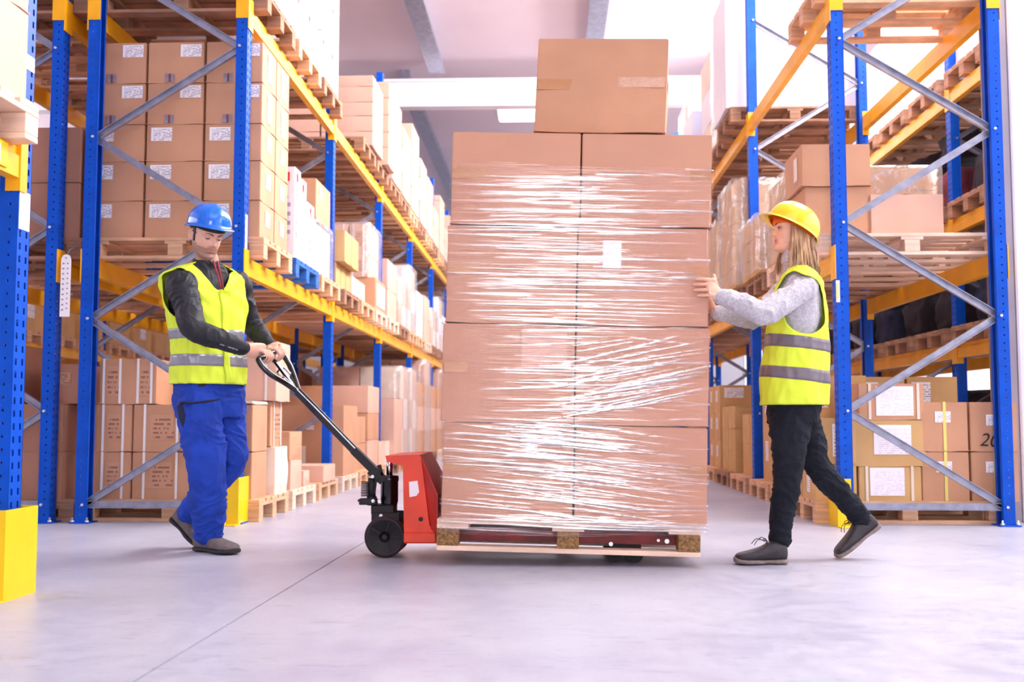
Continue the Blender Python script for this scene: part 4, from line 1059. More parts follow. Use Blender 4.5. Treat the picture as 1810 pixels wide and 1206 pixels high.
# ------------------------------------------------------------ hand pallet jack
JY = 5.35
t = empty('pallet_jack', (A(680, 951, 5.35).x, JY, 0), 'red hand pallet jack with black steering handle under the wrapped load', 'pallet jack')
def jk(bm, name, m, smooth=False):
    o = finish(bm, name, m, smooth=smooth); o.parent = t; o.matrix_parent_inverse = Matrix.Translation(-t.location); 
    me = o.data; me.transform(Matrix.Translation(-t.location)); o.matrix_parent_inverse = Matrix.Identity(4); return o
def P2(px, py, Y=5.10):
    q = A(px, py, Y); return (q.x, q.z)
def rnd(pts): return pts
# forks
for ya in (5.085, 5.445):
    bm = bmesh.new()
    f0, f1 = LM.inverted() @ Vector((P2(760, 950)[0], ya, 0)), None
    xa, xb = .012, 1.13
    y_ = ya - YL
    prof = [(xa, .030), (xa, .096), (xb - .10, .096), (xb, .075), (xb + .03, .050), (xb, .036), (xb - .2, .036)]
    a = [bm.verts.new(LW(x, y_, z)) for x, z in prof]; b = [bm.verts.new(LW(x, y_ + .16, z)) for x, z in prof]
    bm.faces.new(a); bm.faces.new(b[::-1])
    for i in range(len(a)): bm.faces.new((a[i], b[i], b[(i + 1) % len(a)], a[(i + 1) % len(a)]))
    bmesh.ops.bevel(bm, geom=bm.edges[:], offset=.004, segments=2, affect='EDGES')
    f = jk(bm, 'fork', M['forkred'])
    bm = bmesh.new()
    c = LW(.87, y_ + .08, 0)
    # roller bogie: side cheeks and two rollers
    for yy in (ya + .03, ya + .125):
        bm = bmesh.new(); abox(bm, c.x - .075, c.x + .075, yy, yy + .006, .036, .100, bev=.002); jk(bm, 'roller_bracket', M['black'])
    for dx in (-.048, .048):
        bm = bmesh.new(); tube(bm, [(c.x + dx, ya + .04, .037), (c.x + dx, ya + .12, .037)], .037, 20); r_ = jk(bm, 'load_roller', M['black'])
    bm = bmesh.new()
    for (lx, lz, rr_) in ((.80, .035, .010), (1.06, .055, .011), (1.02, .058, .007)):
        q = LW(lx, y_, lz); tube(bm, [(q.x, ya - .0015, q.z), (q.x, ya - .010, q.z)], rr_, 10)
    jk(bm, 'fork_pin', M['bolt'])
# body
side = [(681, 806), (739, 804), (744, 808), (759, 930), (772, 940), (772, 961), (714, 961), (714, 940), (712, 824), (697, 820), (684, 816)]
for yy in (5.10, 5.585):
    bm = bmesh.new(); pts = [P2(x, y) for x, y in side]; prism(bm, pts, yy, yy + .010); jk(bm, 'side_plate', M['orange'])
bm = bmesh.new()
# slanting back panel between the side plates, and foot bar
q1, q2, q3 = P2(741, 805), P2(774, 874), P2(773, 940)
for (a_, b_) in ((q1, q2), (q2, q3)):
    v = [bm.verts.new((a_[0], 5.111, a_[1])), bm.verts.new((b_[0], 5.03, b_[1])), bm.verts.new((b_[0], 5.64, b_[1])), bm.verts.new((a_[0], 5.584, a_[1]))] if a_ is q1 else [bm.verts.new((a_[0], 5.03, a_[1])), bm.verts.new((b_[0], 5.06, b_[1])), bm.verts.new((b_[0], 5.63, b_[1])), bm.verts.new((a_[0], 5.64, a_[1]))]
    bm.faces.new(v)
bmesh.ops.remove_doubles(bm, verts=bm.verts, dist=.001); bmesh.ops.recalc_face_normals(bm, faces=bm.faces); bmesh.ops.solidify(bm, geom=bm.faces[:], thickness=.008)
# cheeks closing the wedge on both sides
for (yn, yf_) in ((5.1095, 5.03), (5.587, 5.64)):
    v = [bm.verts.new((q1[0], yn, q1[1])), bm.verts.new((q2[0], yf_, q2[1])), bm.verts.new((q3[0], yf_ + (.03 if yf_ < 5.3 else -.01), q3[1])), bm.verts.new((P2(759, 935)[0], yn, P2(759, 935)[1]))]
    bm.faces.new(v)
jk(bm, 'back_panel', M['darkorange'] if 'darkorange' in M else M['orange'])
bm = bmesh.new()
a_, b_ = P2(682, 805), P2(738, 819)
abox(bm, a_[0], b_[0], 5.111, 5.584, b_[1] + .012, a_[1] - .002, bev=.004); jk(bm, 'head_plate', M['orange'])
bm = bmesh.new(); a_, b_ = P2(714, 941), P2(771, 960); abox(bm, a_[0], b_[0], 5.086, 5.60, b_[1], a_[1], bev=.005); jk(bm, 'foot_beam', M['orange'])
bm = bmesh.new(); q = [P2(723, 852), (P2(738, 850)), P2(741, 870), P2(736, 877), P2(724, 879)]; prism(bm, q, 5.0975, 5.0990); jk(bm, 'white_sticker', M['paper'])
bm = bmesh.new(); c = P2(744, 918)
for rr_, mk_, y_ in ((.017, 'orange', 5.094), (.011, 'black', 5.092)):
    bm = bmesh.new(); tube(bm, [(c[0], 5.0995, c[1]), (c[0], y_, c[1])], rr_, 20); jk(bm, 'axle_boss' if mk_ == 'orange' else 'axle_hole_plug', M[mk_])
# steer wheels
for yy in (5.245, 5.405):
    bm = bmesh.new(); c = A(680, 951, 5.25); cx = c.x; cz = .1005
    prof = [(0.0, .018), (.022, .018), (.024, .010), (.030, .004), (.078, .002), (.080, .0), (.094, .0), (.0985, .005), (.0985, .045), (.094, .05), (.080, .05), (.030, .046), (.024, .04), (0, .04)]
    n = 48; rings = []
    for (r_, y_) in prof: rings.append([bm.verts.new((cx + r_ * math.cos(2 * math.pi * k / n), yy + y_, cz + r_ * math.sin(2 * math.pi * k / n))) for k in range(n)] if r_ > 0 else [bm.verts.new((cx, yy + y_, cz))])
    for a, b in zip(rings, rings[1:]):
        for k in range(n):
            if len(a) == 1: bm.faces.new((a[0], b[k], b[(k + 1) % n]))
            elif len(b) == 1: bm.faces.new((a[k], b[0], a[(k + 1) % n]))
            else: bm.faces.new((a[k], b[k], b[(k + 1) % n], a[(k + 1) % n]))
    for i, f in enumerate(bm.faces): f.smooth = True
    wh = jk(bm, 'steer_wheel', M['black'])
    bm = bmesh.new(); tube(bm, [(cx + math.cos(2 * math.pi * k / 48) * .0992, yy + .012, cz + math.sin(2 * math.pi * k / 48) * .0992) for k in range(49)], .0016, 6, cap=False); tube(bm, [(cx + math.cos(2 * math.pi * k / 48) * .0992, yy + .038, cz + math.sin(2 * math.pi * k / 48) * .0992) for k in range(49)], .0016, 6, cap=False)
    o_ = finish(bm, 'tyre_line', M['forkred']); o_.data.transform(Matrix.Translation(-t.location)); o_.parent = wh
    bm = bmesh.new(); tube(bm, [(cx, yy + .017, cz), (cx, yy - .004, cz)], .012, 14)
    for k in range(5):
        a = k * 2 * math.pi / 5; bar(bm, (cx + .026 * math.cos(a), yy + .005, cz + .026 * math.sin(a)), (cx + .076 * math.cos(a), yy + .001, cz + .076 * math.sin(a)), .008, .006, (0, 1, 0))
    o_ = finish(bm, 'hub', M['black']); o_.data.transform(Matrix.Translation(-t.location)); o_.parent = wh
bm = bmesh.new(); cx = A(680, 951, 5.25).x; tube(bm, [(cx, 5.25, .1005), (cx, 5.45, .1005)], .011, 12); jk(bm, 'axle', M['black'])
# pump
def PZ(px, py, Y=5.33): return A(px, py, Y)
q0, q1_, q2_ = PZ(687, 902), PZ(687, 851), PZ(687, 846)
bm = bmesh.new()
tube(bm, [(q0.x, JY, q0.z - .02), (q0.x, JY, q0.z + .02), (q0.x, JY, q0.z + .045), (q0.x, JY, q1_.z), (q0.x, JY, q1_.z + .003), (q0.x, JY, q2_.z + .012), (q0.x, JY, q2_.z + .016)], [.036, .038, .044, .044, .047, .045, .018], 28)
jk(bm, 'pump_cylinder', M['blackgloss'])
bm = bmesh.new(); tube(bm, [(q0.x, JY, q2_.z), (q0.x, JY, P2(690, 816)[1] + .01)], .016, 20); jk(bm, 'piston_rod', M['chrome'])
bm = bmesh.new(); abox(bm, PZ(666, 0).x, PZ(706, 0).x, JY - .055, JY + .055, PZ(0, 908).z, PZ(0, 890).z, bev=.006)
abox(bm, PZ(668, 0).x, PZ(716, 0).x, JY - .075, JY - .060, PZ(0, 919).z, PZ(0, 903).z, bev=.003); abox(bm, PZ(668, 0).x, PZ(716, 0).x, JY + .060, JY + .075, PZ(0, 919).z, PZ(0, 903).z, bev=.003)
tube(bm, [(cx, JY, .10), (cx, JY, q0.z)], .022, 12)
jk(bm, 'pump_base', M['black'])
# side valve unit with spring
bm = bmesh.new(); a_ = PZ(657, 850, 5.30); b_ = PZ(657, 880, 5.30)
tube(bm, [(a_.x, 5.31, a_.z + .012), (a_.x, 5.31, b_.z)], .019, 16); tube(bm, [(a_.x, 5.31, b_.z + .006), (a_.x, 5.31, PZ(0, 891).z)], .024, 16); abox(bm, PZ(646, 0).x, PZ(676, 0).x, 5.285, 5.335, PZ(0, 890).z, PZ(0, 879).z, bev=.004); tube(bm, [(PZ(643, 0).x, 5.31, PZ(0, 883).z), (PZ(652, 0).x, 5.31, PZ(0, 883).z)], .006, 8)
bar(bm, (PZ(672, 0).x, 5.30, PZ(0, 870).z), (PZ(676, 0).x, 5.30, PZ(0, 832).z), .01, .008)
jk(bm, 'valve_unit', M['black'])
bm = bmesh.new(); sp = []
for k in range(110): sp.append((PZ(657, 0).x + .024 * math.cos(k * .5), 5.31 + .024 * math.sin(k * .5), PZ(0, 876).z + (PZ(0, 850).z - PZ(0, 876).z) * k / 109))
tube(bm, sp, .0030, 6); jk(bm, 'return_spring', M['black'])
bm = bmesh.new()
for (px, py) in ((658, 843), (659, 886), (670, 886), (673, 912)):
    q = A(px, py, 5.27); yb_ = 5.275
    tube(bm, [(q.x, yb_ + .02, q.z), (q.x, yb_ - .002, q.z)], .0085, 10)
jk(bm, 'bolt_head', M['bolt'])
# drawbar
H0, H1, HN = A(664, 836, JY), A(626, 796, JY), A(524, 690, JY)
bm = bmesh.new()
bar(bm, A(672, 842, JY), H1, .055, .040, (0, 0, 1)); tube(bm, [A(664, 839, 5.30), A(664, 839, 5.39)], .026, 16); tube(bm, [A(676, 846, 5.30), A(676, 846, 5.39)], .016, 12); jk(bm, 'handle_socket', M['black'])
bm = bmesh.new(); 
for yy in (5.31, 5.38): bar(bm, (A(655, 830, yy).x, yy, A(655, 830, yy).z), (A(678, 850, yy).x, yy, A(678, 850, yy).z), .008, .05); bar(bm, (A(670, 822, yy).x, yy, A(670, 822, yy).z), (A(676, 848, yy).x, yy, A(676, 848, yy).z), .008, .02)
jk(bm, 'pivot_bracket', M['black'])
bm = bmesh.new(); bar(bm, H1 + (H0 - H1) * .1, HN, .030, .040); 
bmesh.ops.bevel(bm, geom=bm.edges[:], offset=.006, segments=2, affect='EDGES'); dbar = jk(bm, 'drawbar', M['blackgloss'])
PN, PF = A(457, 636, 5.23), A(499, 626, 5.50)
loop = [HN + (H1 - HN) * .05, A(505, 678, 5.30), A(480, 663, 5.235), A(464, 648, 5.22), PN, PN + Vector((.015, .03, .014)), PN * .5 + PF * .5 + Vector((.0, 0, .018)), PF + Vector((-.012, -.03, .012)), PF, A(511, 644, 5.50), A(519, 664, 5.46), HN + (H1 - HN) * .05]
def spline(pts, n=6):
    out = []; P = [Vector(p) for p in pts]
    for i in range(len(P) - 1):
        p0, p1, p2, p3 = P[max(i - 1, 0)], P[i], P[i + 1], P[min(i + 2, len(P) - 1)]
        for k in range(n):
            s = k / n; out.append(.5 * ((2 * p1) + (p2 - p0) * s + (2 * p0 - 5 * p1 + 4 * p2 - p3) * s * s + (3 * p1 - p0 - 3 * p2 + p3) * s ** 3))
    out.append(P[-1]); return out
bm = bmesh.new(); tube(bm, spline(loop), .0145, 12); jk(bm, 'grip_loop', M['blackgloss'])
bm = bmesh.new(); bar(bm, HN, A(487, 640, 5.36), .035, .012); tube(bm, [A(487, 640, 5.36), A(478, 632, 5.34)], .011, 10); jk(bm, 'release_lever', M['blackgloss'])
bm = bmesh.new(); tube(bm, spline([A(500, 668, 5.30), A(490, 660, 5.34), A(500, 650, 5.42), A(514, 662, 5.44)]), .006, 8); jk(bm, 'inner_bow', M['chrome'])
bm = bmesh.new(); tube(bm, spline([A(500, 664, 5.33), A(560, 724, 5.33), A(640, 806, 5.33)], 8), .0035, 6); jk(bm, 'release_rod', M['chrome'])
# ------------------------------------------------------------ people
M['hivis'] = mat('fluorescent_yellow_fabric', rgb(228, 250, 70), 0.7, 0, 0.05, 6, 0.25, 30, 0.3)
M['reflect'] = mat('grey_reflective_tape', rgb(150, 150, 160), 0.35, 0.2, 0.06, 20)
M['reflect2'] = mat('dark_grey_reflective_tape', rgb(122, 112, 120), 0.4, 0.1, 0.06, 20)
M['blackshirt'] = mat('black_sports_fabric', rgb(34, 34, 40), 0.6, 0, 0.2, 12, 0.3, 26, 0.35)
M['denimblue'] = mat('royal_blue_workwear', rgb(30, 66, 172), 0.8, 0, 0.2, 10, 0.4, 22, 0.3)
M['navypocket'] = mat('dark_navy_workwear', rgb(24, 30, 60), 0.8, 0, 0.2, 10, 0.3, 30)
M['greyfleece'] = mat('light_grey_knit', rgb(202, 198, 204), 0.95, 0, 0.16, 90, 0.6, 160, 0.2)
M['blackjeans'] = mat('blue_black_trousers', rgb(22, 26, 36), 0.85, 0, 0.3, 12, 0.4, 26, 0.3)
M['helmblue'] = mat('glossy_blue_plastic', rgb(10, 112, 226), 0.16, 0, 0.04, 5, coat=0.6)
M['helmyellow'] = mat('glossy_yellow_plastic', rgb(255, 214, 0), 0.2, 0, 0.04, 5, coat=0.5)
M['hairdark'] = mat('dark_brown_hair', rgb(52, 36, 30), 0.55, 0, 0.4, 60, 0.5, 120)
M['hairblond'] = mat('blond_highlighted_hair', rgb(206, 164, 124), 0.42, 0, 0.35, 55, 0.3, 90, stretch=(1, 1, .15), dark=rgb(120, 78, 52))
M['shoegrey'] = mat('grey_suede_work_shoe', rgb(112, 100, 98), 0.85, 0, 0.2, 20, 0.4, 60)
M['shoeblack'] = mat('black_leather_trainer', rgb(52, 46, 50), 0.5, 0, 0.3, 24, 0.3, 60)
M['soledark'] = mat('dark_rubber_sole', rgb(40, 36, 40), 0.7, 0, 0.2, 20)
M['solegrey'] = mat('dusty_grey_sole', rgb(140, 126, 120), 0.8, 0, 0.3, 30)
M['eyewhite'] = mat('eye_white', rgb(235, 228, 225), 0.25, 0, 0.02, 5)
M['iris'] = mat('brown_iris', rgb(60, 40, 28), 0.15, 0, 0.1, 50)
M['redlining'] = mat('dark_red_zip_lining', rgb(150, 20, 40), 0.7, 0, 0.2, 20)

def skin_mat(name, base):
    m = bpy.data.materials.new(name); m.use_nodes = True; nt = m.node_tree; b = nt.nodes['Principled BSDF']
    at = nt.nodes.new('ShaderNodeAttribute'); at.attribute_name = 'tone'
    tc = nt.nodes.new('ShaderNodeTexCoord'); n = nt.nodes.new('ShaderNodeTexNoise'); n.inputs['Scale'].default_value = 40; nt.links.new(tc.outputs['Object'], n.inputs['Vector'])
    r = ramp_of(nt, [(0.3, (0.93, 0.91, 0.90, 1)), (0.7, (1, 1, 1, 1))]); nt.links.new(n.outputs['Fac'], r.inputs[0])
    mx = nt.nodes.new('ShaderNodeMix'); mx.data_type = 'RGBA'; mx.blend_type = 'MULTIPLY'; mx.inputs[0].default_value = 1
    nt.links.new(at.outputs['Color'], mx.inputs[6]); nt.links.new(r.outputs[0], mx.inputs[7]); nt.links.new(mx.outputs[2], b.inputs['Base Color'])
    b.inputs['Roughness'].default_value = 0.5; b.inputs['Subsurface Weight'].default_value = 0.08; b.inputs['Subsurface Radius'].default_value = (.02, .008, .004)
    return m
M['skin'] = skin_mat('skin', None)

def crom(vals, t):
    """Catmull-Rom through vals (tuples/Vectors) at parameter t in 0..len-1"""
    n = len(vals) - 1; i = min(int(t), n - 1); s = t - i
    g = lambda k: vals[min(max(k, 0), n)]
    p0, p1, p2, p3 = g(i - 1), g(i), g(i + 1), g(i + 2)
    out = []
    for a, b, c, d in zip(p0, p1, p2, p3): out.append(.5 * (2 * b + (c - a) * s + (2 * a - 5 * b + 4 * c - d) * s * s + (3 * b - a - 3 * c + d) * s ** 3))
    return out
def limb(bm, js, n=18, sub=5, ref=None, wr=0.0, seed=0, cap=True):
    """js: (Vector, radius sideways, radius depth) along a limb; ref: vector kept as the sideways axis"""
    vals = [(*j[0], j[1], j[2] if len(j) > 2 else j[1]) for j in js]
    rings = []; N_ = (len(vals) - 1) * sub
    P = [crom(vals, k / sub) for k in range(N_ + 1)]
    prev = Vector(ref) if ref else None
    for k in range(N_ + 1):
        c = Vector(P[k][:3]); tg = (Vector(P[min(k + 1, N_)][:3]) - Vector(P[max(k - 1, 0)][:3])).normalized()
        if prev is None: prev = tg.cross(Vector((0, 0, 1)) if abs(tg.z) < .9 else Vector((1, 0, 0)))
        u = (prev - tg * prev.dot(tg)).normalized(); v = tg.cross(u); prev = u
        ring = []
        for q in range(n):
            a = 2 * math.pi * q / n
            ra, rb = P[k][3], P[k][4]
            d = u * math.cos(a) * ra + v * math.sin(a) * rb
            if wr:
                pt = c + d; f = noise.noise(pt * 14 + Vector((seed, 0, 0))) + .6 * noise.noise(Vector((a * 1.2, k * .9 / sub * 3.0, seed))) + .5 * math.sin(k * 2.2 + a * 2 + seed) * max(0, noise.noise(pt * 5 + Vector((seed, 9, 0))))
                d *= 1 + wr * f
            ring.append(bm.verts.new(c + d))
        rings.append(ring)
    for a, b in zip(rings, rings[1:]):
        for q in range(n): bm.faces.new((a[q], a[(q + 1) % n], b[(q + 1) % n], b[q]))
    if cap:
        # rounded caps
        for ring, sgn, k in ((rings[0], -1, 0), (rings[-1], 1, N_)):
            c = Vector(P[k][:3]); tg = (Vector(P[min(k + 1, N_)][:3]) - Vector(P[max(k - 1, 0)][:3])).normalized() * sgn
            r = min(P[k][3], P[k][4]); last = ring
            for f, o_ in ((.86, .45), (.5, .8)):
                nr = [bm.verts.new(c + (v.co - c) * f + tg * r * o_) for v in ring]
                for q in range(n): bm.faces.new((last[q], last[(q + 1) % n], nr[(q + 1) % n], nr[q]))
                last = nr
            tip = bm.verts.new(c + tg * r * .93)
            for q in range(n): bm.faces.new((last[q], last[(q + 1) % n], tip))
def sweep_torso(rings, F, L, U_=Vector((0, 0, 1))):
    """surface function of (angle, t): rings = (centre, half width, half depth, squareness)"""
    vals = [(*r[0], r[1], r[2], r[3] if len(r) > 3 else 2.3) for r in rings]
    def f(a, t, off=0.0):
        p = crom(vals, t); c = Vector(p[:3]); e = 2.0 / p[5]
        ca, sa = math.cos(a), math.sin(a)
        x = math.copysign(abs(ca) ** e, ca) * (p[3] + off); y = math.copysign(abs(sa) ** e, sa) * (p[4] + off)
        return c + L * x + F * y
    return f
def add_torso(bm, f, tmax, n=36, m=30, off=0.0, tmin=0.0):
    rings = []
    for j in range(m + 1):
        rings.append([bm.verts.new(f(2 * math.pi * q / n, tmin + (tmax - tmin) * j / m, off)) for q in range(n)])
    for a, b in zip(rings, rings[1:]):
        for q in range(n): bm.faces.new((a[q], a[(q + 1) % n], b[(q + 1) % n], b[q]))
    bm.faces.new(rings[0][::-1]); bm.faces.new(rings[-1])
def remeshed(bm, name, m, voxel, parent, smooth_it=2, paint=None, fold=0.0, fs=(7, 7, 16), seed=0):
    bmesh.ops.recalc_face_normals(bm, faces=bm.faces)
    me = bpy.data.meshes.new('tmp'); bm.to_mesh(me); bm.free()
    o = bpy.data.objects.new('tmp', me); COL.objects.link(o)
    md = o.modifiers.new('r', 'REMESH'); md.mode = 'VOXEL'; md.voxel_size = voxel; md.use_smooth_shade = True
    s = o.modifiers.new('s', 'SMOOTH'); s.factor = .5; s.iterations = smooth_it
    dg = bpy.context.evaluated_depsgraph_get(); me2 = bpy.data.meshes.new_from_object(o.evaluated_get(dg)); me2.name = name
    bpy.data.objects.remove(o)
    me2.materials.clear(); me2.materials.append(m)
    me2.polygons.foreach_set('use_smooth', [True] * len(me2.polygons))
    if paint:
        ca = me2.color_attributes.new('tone', 'FLOAT_COLOR', 'POINT'); buf = []
        for v in me2.vertices: buf.extend(paint(v.co))
        ca.data.foreach_set('color', buf)
    if fold:
        cs = []
        for v in me2.vertices:
            p = v.co; q = Vector((p.x * fs[0], p.y * fs[1], p.z * fs[2] + 2.5 * noise.noise(p * 5)))
            r_ = 1 - abs(noise.noise(q + Vector((seed, 0, 0)))) * 2.2; r2 = 1 - abs(noise.noise(q * 2.1 + Vector((0, seed, 5)))) * 2.2
            cs.append(p + v.normal * fold * (max(0, r_) ** 2 + .5 * max(0, r2) ** 2 - .45))
        for v, c_ in zip(me2.vertices, cs): v.co = c_
        me2.update()
    ob = bpy.data.objects.new(name, me2); COL.objects.link(ob)
    if parent: ob.parent = parent
    return ob

def interp(tab, z):
    if z <= tab[0][0]: return tab[0][1]
    for (a, va), (b, vb) in zip(tab, tab[1:]):
        if z <= b:
            s = (z - a) / (b - a); s = s * s * (3 - 2 * s) * .5 + s * .5; return va + (vb - va) * s
    return tab[-1][1]
FRONT = [(-.114, .030), (-.110, .060), (-.100, .080), (-.088, .083), (-.076, .078), (-.060, .080), (-.03, .083), (0, .081), (.014, .080), (.028, .089), (.045, .092), (.07, .086), (.09, .070), (.105, .044), (.115, .0)]
BACK = [(-.114, .02), (-.105, -.005), (-.09, -.025), (-.07, -.045), (-.05, -.068), (-.02, -.088), (.01, -.098), (.04, -.101), (.065, -.092), (.09, -.066), (.105, -.038), (.115, 0)]
WIDTH = [(-.114, .014), (-.108, .030), (-.098, .042), (-.08, .053), (-.06, .061), (-.03, .067), (0, .071), (.03, .075), (.055, .074), (.08, .062), (.1, .040), (.11, .022), (.115, .0)]
def head_pt(a, z, fem):
    yf, yb, w_ = interp(FRONT, z), interp(BACK, z), interp(WIDTH, z)
    yc = .0 if z > -.02 else (yf + yb) / 2 * min(1, (-.02 - z) / .06)
    ca, sa = math.cos(a), math.sin(a)
    jaw = 1.0 if not fem else (1 - .07 * max(0, min(1, (-z - .03) / .06)))
    x = math.copysign(abs(ca) ** .92, ca) * w_ * jaw
    y = yc + (math.copysign(abs(sa) ** .92, sa) * ((yf - yc) if sa > 0 else (yc - yb)))
    if sa > 0:
        g = lambda x0, z0, sx, sz: math.exp(-((x - x0) / sx) ** 2 - ((z - z0) / sz) ** 2)
        k = 1.0 if not fem else .86
        # nose: bridge, tip and wings
        if z > -.036:
            br = max(0, min(1, (.016 - z) / .036)); y += k * (.004 + .019 * br) * math.exp(-(x / (.0075 + .004 * br)) ** 2) * (1 if z > -.024 else max(0, (z + .036) / .012)) * (1 if z < .016 else math.exp(-((z - .016) / .01) ** 2))
        y += .004 * k * (g(.011, -.026, .006, .006) + g(-.011, -.026, .006, .006))
        # eye sockets, cheeks, brow, lips, chin
        y -= .011 * (g(.031, .008, .015, .011) + g(-.031, .008, .015, .011))
        y += .003 * (g(.036, -.020, .018, .014) + g(-.036, -.020, .018, .014))
        y += .0025 * (g(.026, .026, .018, .006) + g(-.026, .026, .018, .006)) * (1 if not fem else .4)
        lip = 1.0 if not fem else 1.25
        y += lip * (.0065 * g(0, -.048, .019, .005) + .0065 * g(0, -.061, .017, .0055)) - .003 * g(0, -.0545, .02, .0022)
        y -= .004 * g(0, -.071, .02, .005)
        y += .004 * g(0, -.090, .018, .012)
    return Vector((x, y, z))
def make_head(bm, T, fem, sc=1.0):
    n, m = 96, 84; zs = [-.114 + .229 * (1 - math.cos(math.pi * (j + .5) / (m + 1))) / 2 for j in range(m + 1)]
    rings = [[bm.verts.new(T @ (head_pt(2 * math.pi * q / n, z, fem) * sc)) for q in range(n)] for z in zs]
    for a, b in zip(rings, rings[1:]):
        for q in range(n): bm.faces.new((a[q], a[(q + 1) % n], b[(q + 1) % n], b[q]))
    bm.faces.new(rings[0][::-1]); bm.faces.new(rings[-1])
    for s in (-1, 1):   # ears
        pts = []
        e0 = []
        for k in range(9):
            a = -1.9 + 3.9 * k / 8; e0.append(T @ (Vector((s * (.072 + .010 * math.sin(max(0, (a + 1.9)) / 3.9 * 3.14)), -.012 - .016 * math.cos(a) * 1.0, -.004 + .028 * math.sin(a))) * sc))
        limb(bm, [(p, .005, .0045) for p in e0], n=8, sub=2)
        limb(bm, [(T @ (Vector((s * .068, -.012, -.026)) * sc), .005, .010), (T @ (Vector((s * .073, -.014, 0)) * sc), .004, .016), (T @ (Vector((s * .070, -.013, .02)) * sc), .004, .012)], n=10, sub=3, ref=T.to_3x3() @ Vector((1, 0, 0)))
def frameT(c, F, U_):
    """matrix with x = person's right-hand side mirrored to left (x lateral left), y forward, z up"""
    F = F.normalized(); X = F.cross(U_).normalized(); Z = X.cross(F).normalized()
    m = Matrix((X, F, Z)).transposed().to_4x4(); m.translation = c; return m
def paint_head(T, base, lip, stubble=None, sc=1.0, palm=None):
    Ti = T.inverted()
    def f(co):
        p = (Ti @ co) / sc; c = list(base[:3])
        if p.length < .17:
            if p.y > .05:
                g = math.exp(-(p.x / .021) ** 4 - ((p.z + .0545) / .0105) ** 4); c = [a + (b - a) * g * .9 for a, b in zip(c, lip)]
                ck = math.exp(-((abs(p.x) - .038) / .018) ** 2 - ((p.z + .028) / .018) ** 2) * .25; c = [c[0], c[1] * (1 - .25 * ck), c[2] * (1 - .25 * ck)]
            if stubble:
                s = max(0, min(1, (-p.z - .026) / .014)) * (1 if p.z > -.125 else 0)
                s *= 1 - .9 * math.exp(-(p.x / .02) ** 4 - ((p.z + .0545) / .009) ** 4) if p.y > .05 else 1
                if p.y > .045 and p.z > -.04: s *= .6
                if p.y > .03 and abs(p.x) > .025 and p.z > -.045: s *= .35
                if p.y < -.02: s = 0
                if p.z < -.118: s *= .3
                c = [a + (b - a) * s * .62 for a, b in zip(c, stubble)]
        return (*c, 1.0)
    return f
def face_bits(T, sc, parent, hairmat, lidcol, down, fem):
    """eyes, lids and brows"""
    for s in (-1, 1):
        c = Vector((s * .031, .0645, .008)) * sc
        bm = bmesh.new(); bmesh.ops.create_uvsphere(bm, u_segments=20, v_segments=14, radius=.0125 * sc)
        look = Vector((0, math.cos(down), -math.sin(down)))
        for f in bm.faces:
            f.smooth = True
            if f.calc_center_median().normalized().dot(look) > .84: f.material_index = 1
        bmesh.ops.translate(bm, verts=bm.verts, vec=c); bm.transform(T); finish(bm, 'eye', [M['eyewhite'], M['iris']], parent, smooth=True)
        # lids: shells over the upper and lower ball
        bm = bmesh.new(); n = 14
        for (e0, e1, tag_) in ((1.5, (-.18 if down > .2 else .17), 'u'), (-1.5, (-.40 if down > .2 else -.24), 'l')):
            g = []
            for i in range(8):
                el = e0 + (e1 - e0) * i / 7; row = []; lim_ = e1
                for k in range(n + 1):
                    az = -1.9 + 3.8 * k / n; mid = (e1 - .0) * max(0, 1 - (az / 1.15) ** 2) - .05 * min(1, (az / 1.15) ** 2) if down < .2 else e1; e_ = e0 + (mid - e0) * i / 7
                    d = Vector((math.sin(az) * math.cos(e_), math.cos(az) * math.cos(e_), math.sin(e_)))
                    row.append(bm.verts.new(T @ (c + d * .0138 * sc)))
                g.append(row)
            for a, b in zip(g, g[1:]):
                for k in range(n): bm.faces.new((a[k], a[k + 1], b[k + 1], b[k])).smooth = True
        o = finish(bm, 'eyelid', lidcol, parent, smooth=True)
        bm = bmesh.new(); pts = []
        for k in range(7):
            q = k / 6; x = s * (.014 + .036 * q); zc = .0245 + .007 * math.sin(q * 2.4) ; pts.append((T @ (Vector((x, head_pt(math.acos(max(-1, min(1, x / .075))), zc, fem).y + .0012, zc)) * sc), .0022, .0016))
        pts = [(p, (.0034, .0038, .0036, .0030, .0024, .0018, .001)[i] * (1 if not fem else .8)) for i, (p, a, b) in enumerate(pts)]
        limb(bm, [(p, r, r * .7) for p, r in pts], n=8, sub=2); finish(bm, 'eyebrow', hairmat, parent, smooth=True)
        if True:
            bm = bmesh.new(); pts = []
            el = (-.18 if down > .2 else .17)
            for k in range(7):
                az = -1.1 + 2.2 * k / 6; e_ = el * (1 - (az / 1.15) ** 2) - .05 * (az / 1.15) ** 2 if down < .2 else el
                d = Vector((math.sin(az) * math.cos(e_), math.cos(az) * math.cos(e_), math.sin(e_))); pts.append(T @ (c + d * .0143 * sc))
            tube(bm, pts, .0016, 5); finish(bm, 'eyelashes', M['hairdark'], parent, smooth=True)
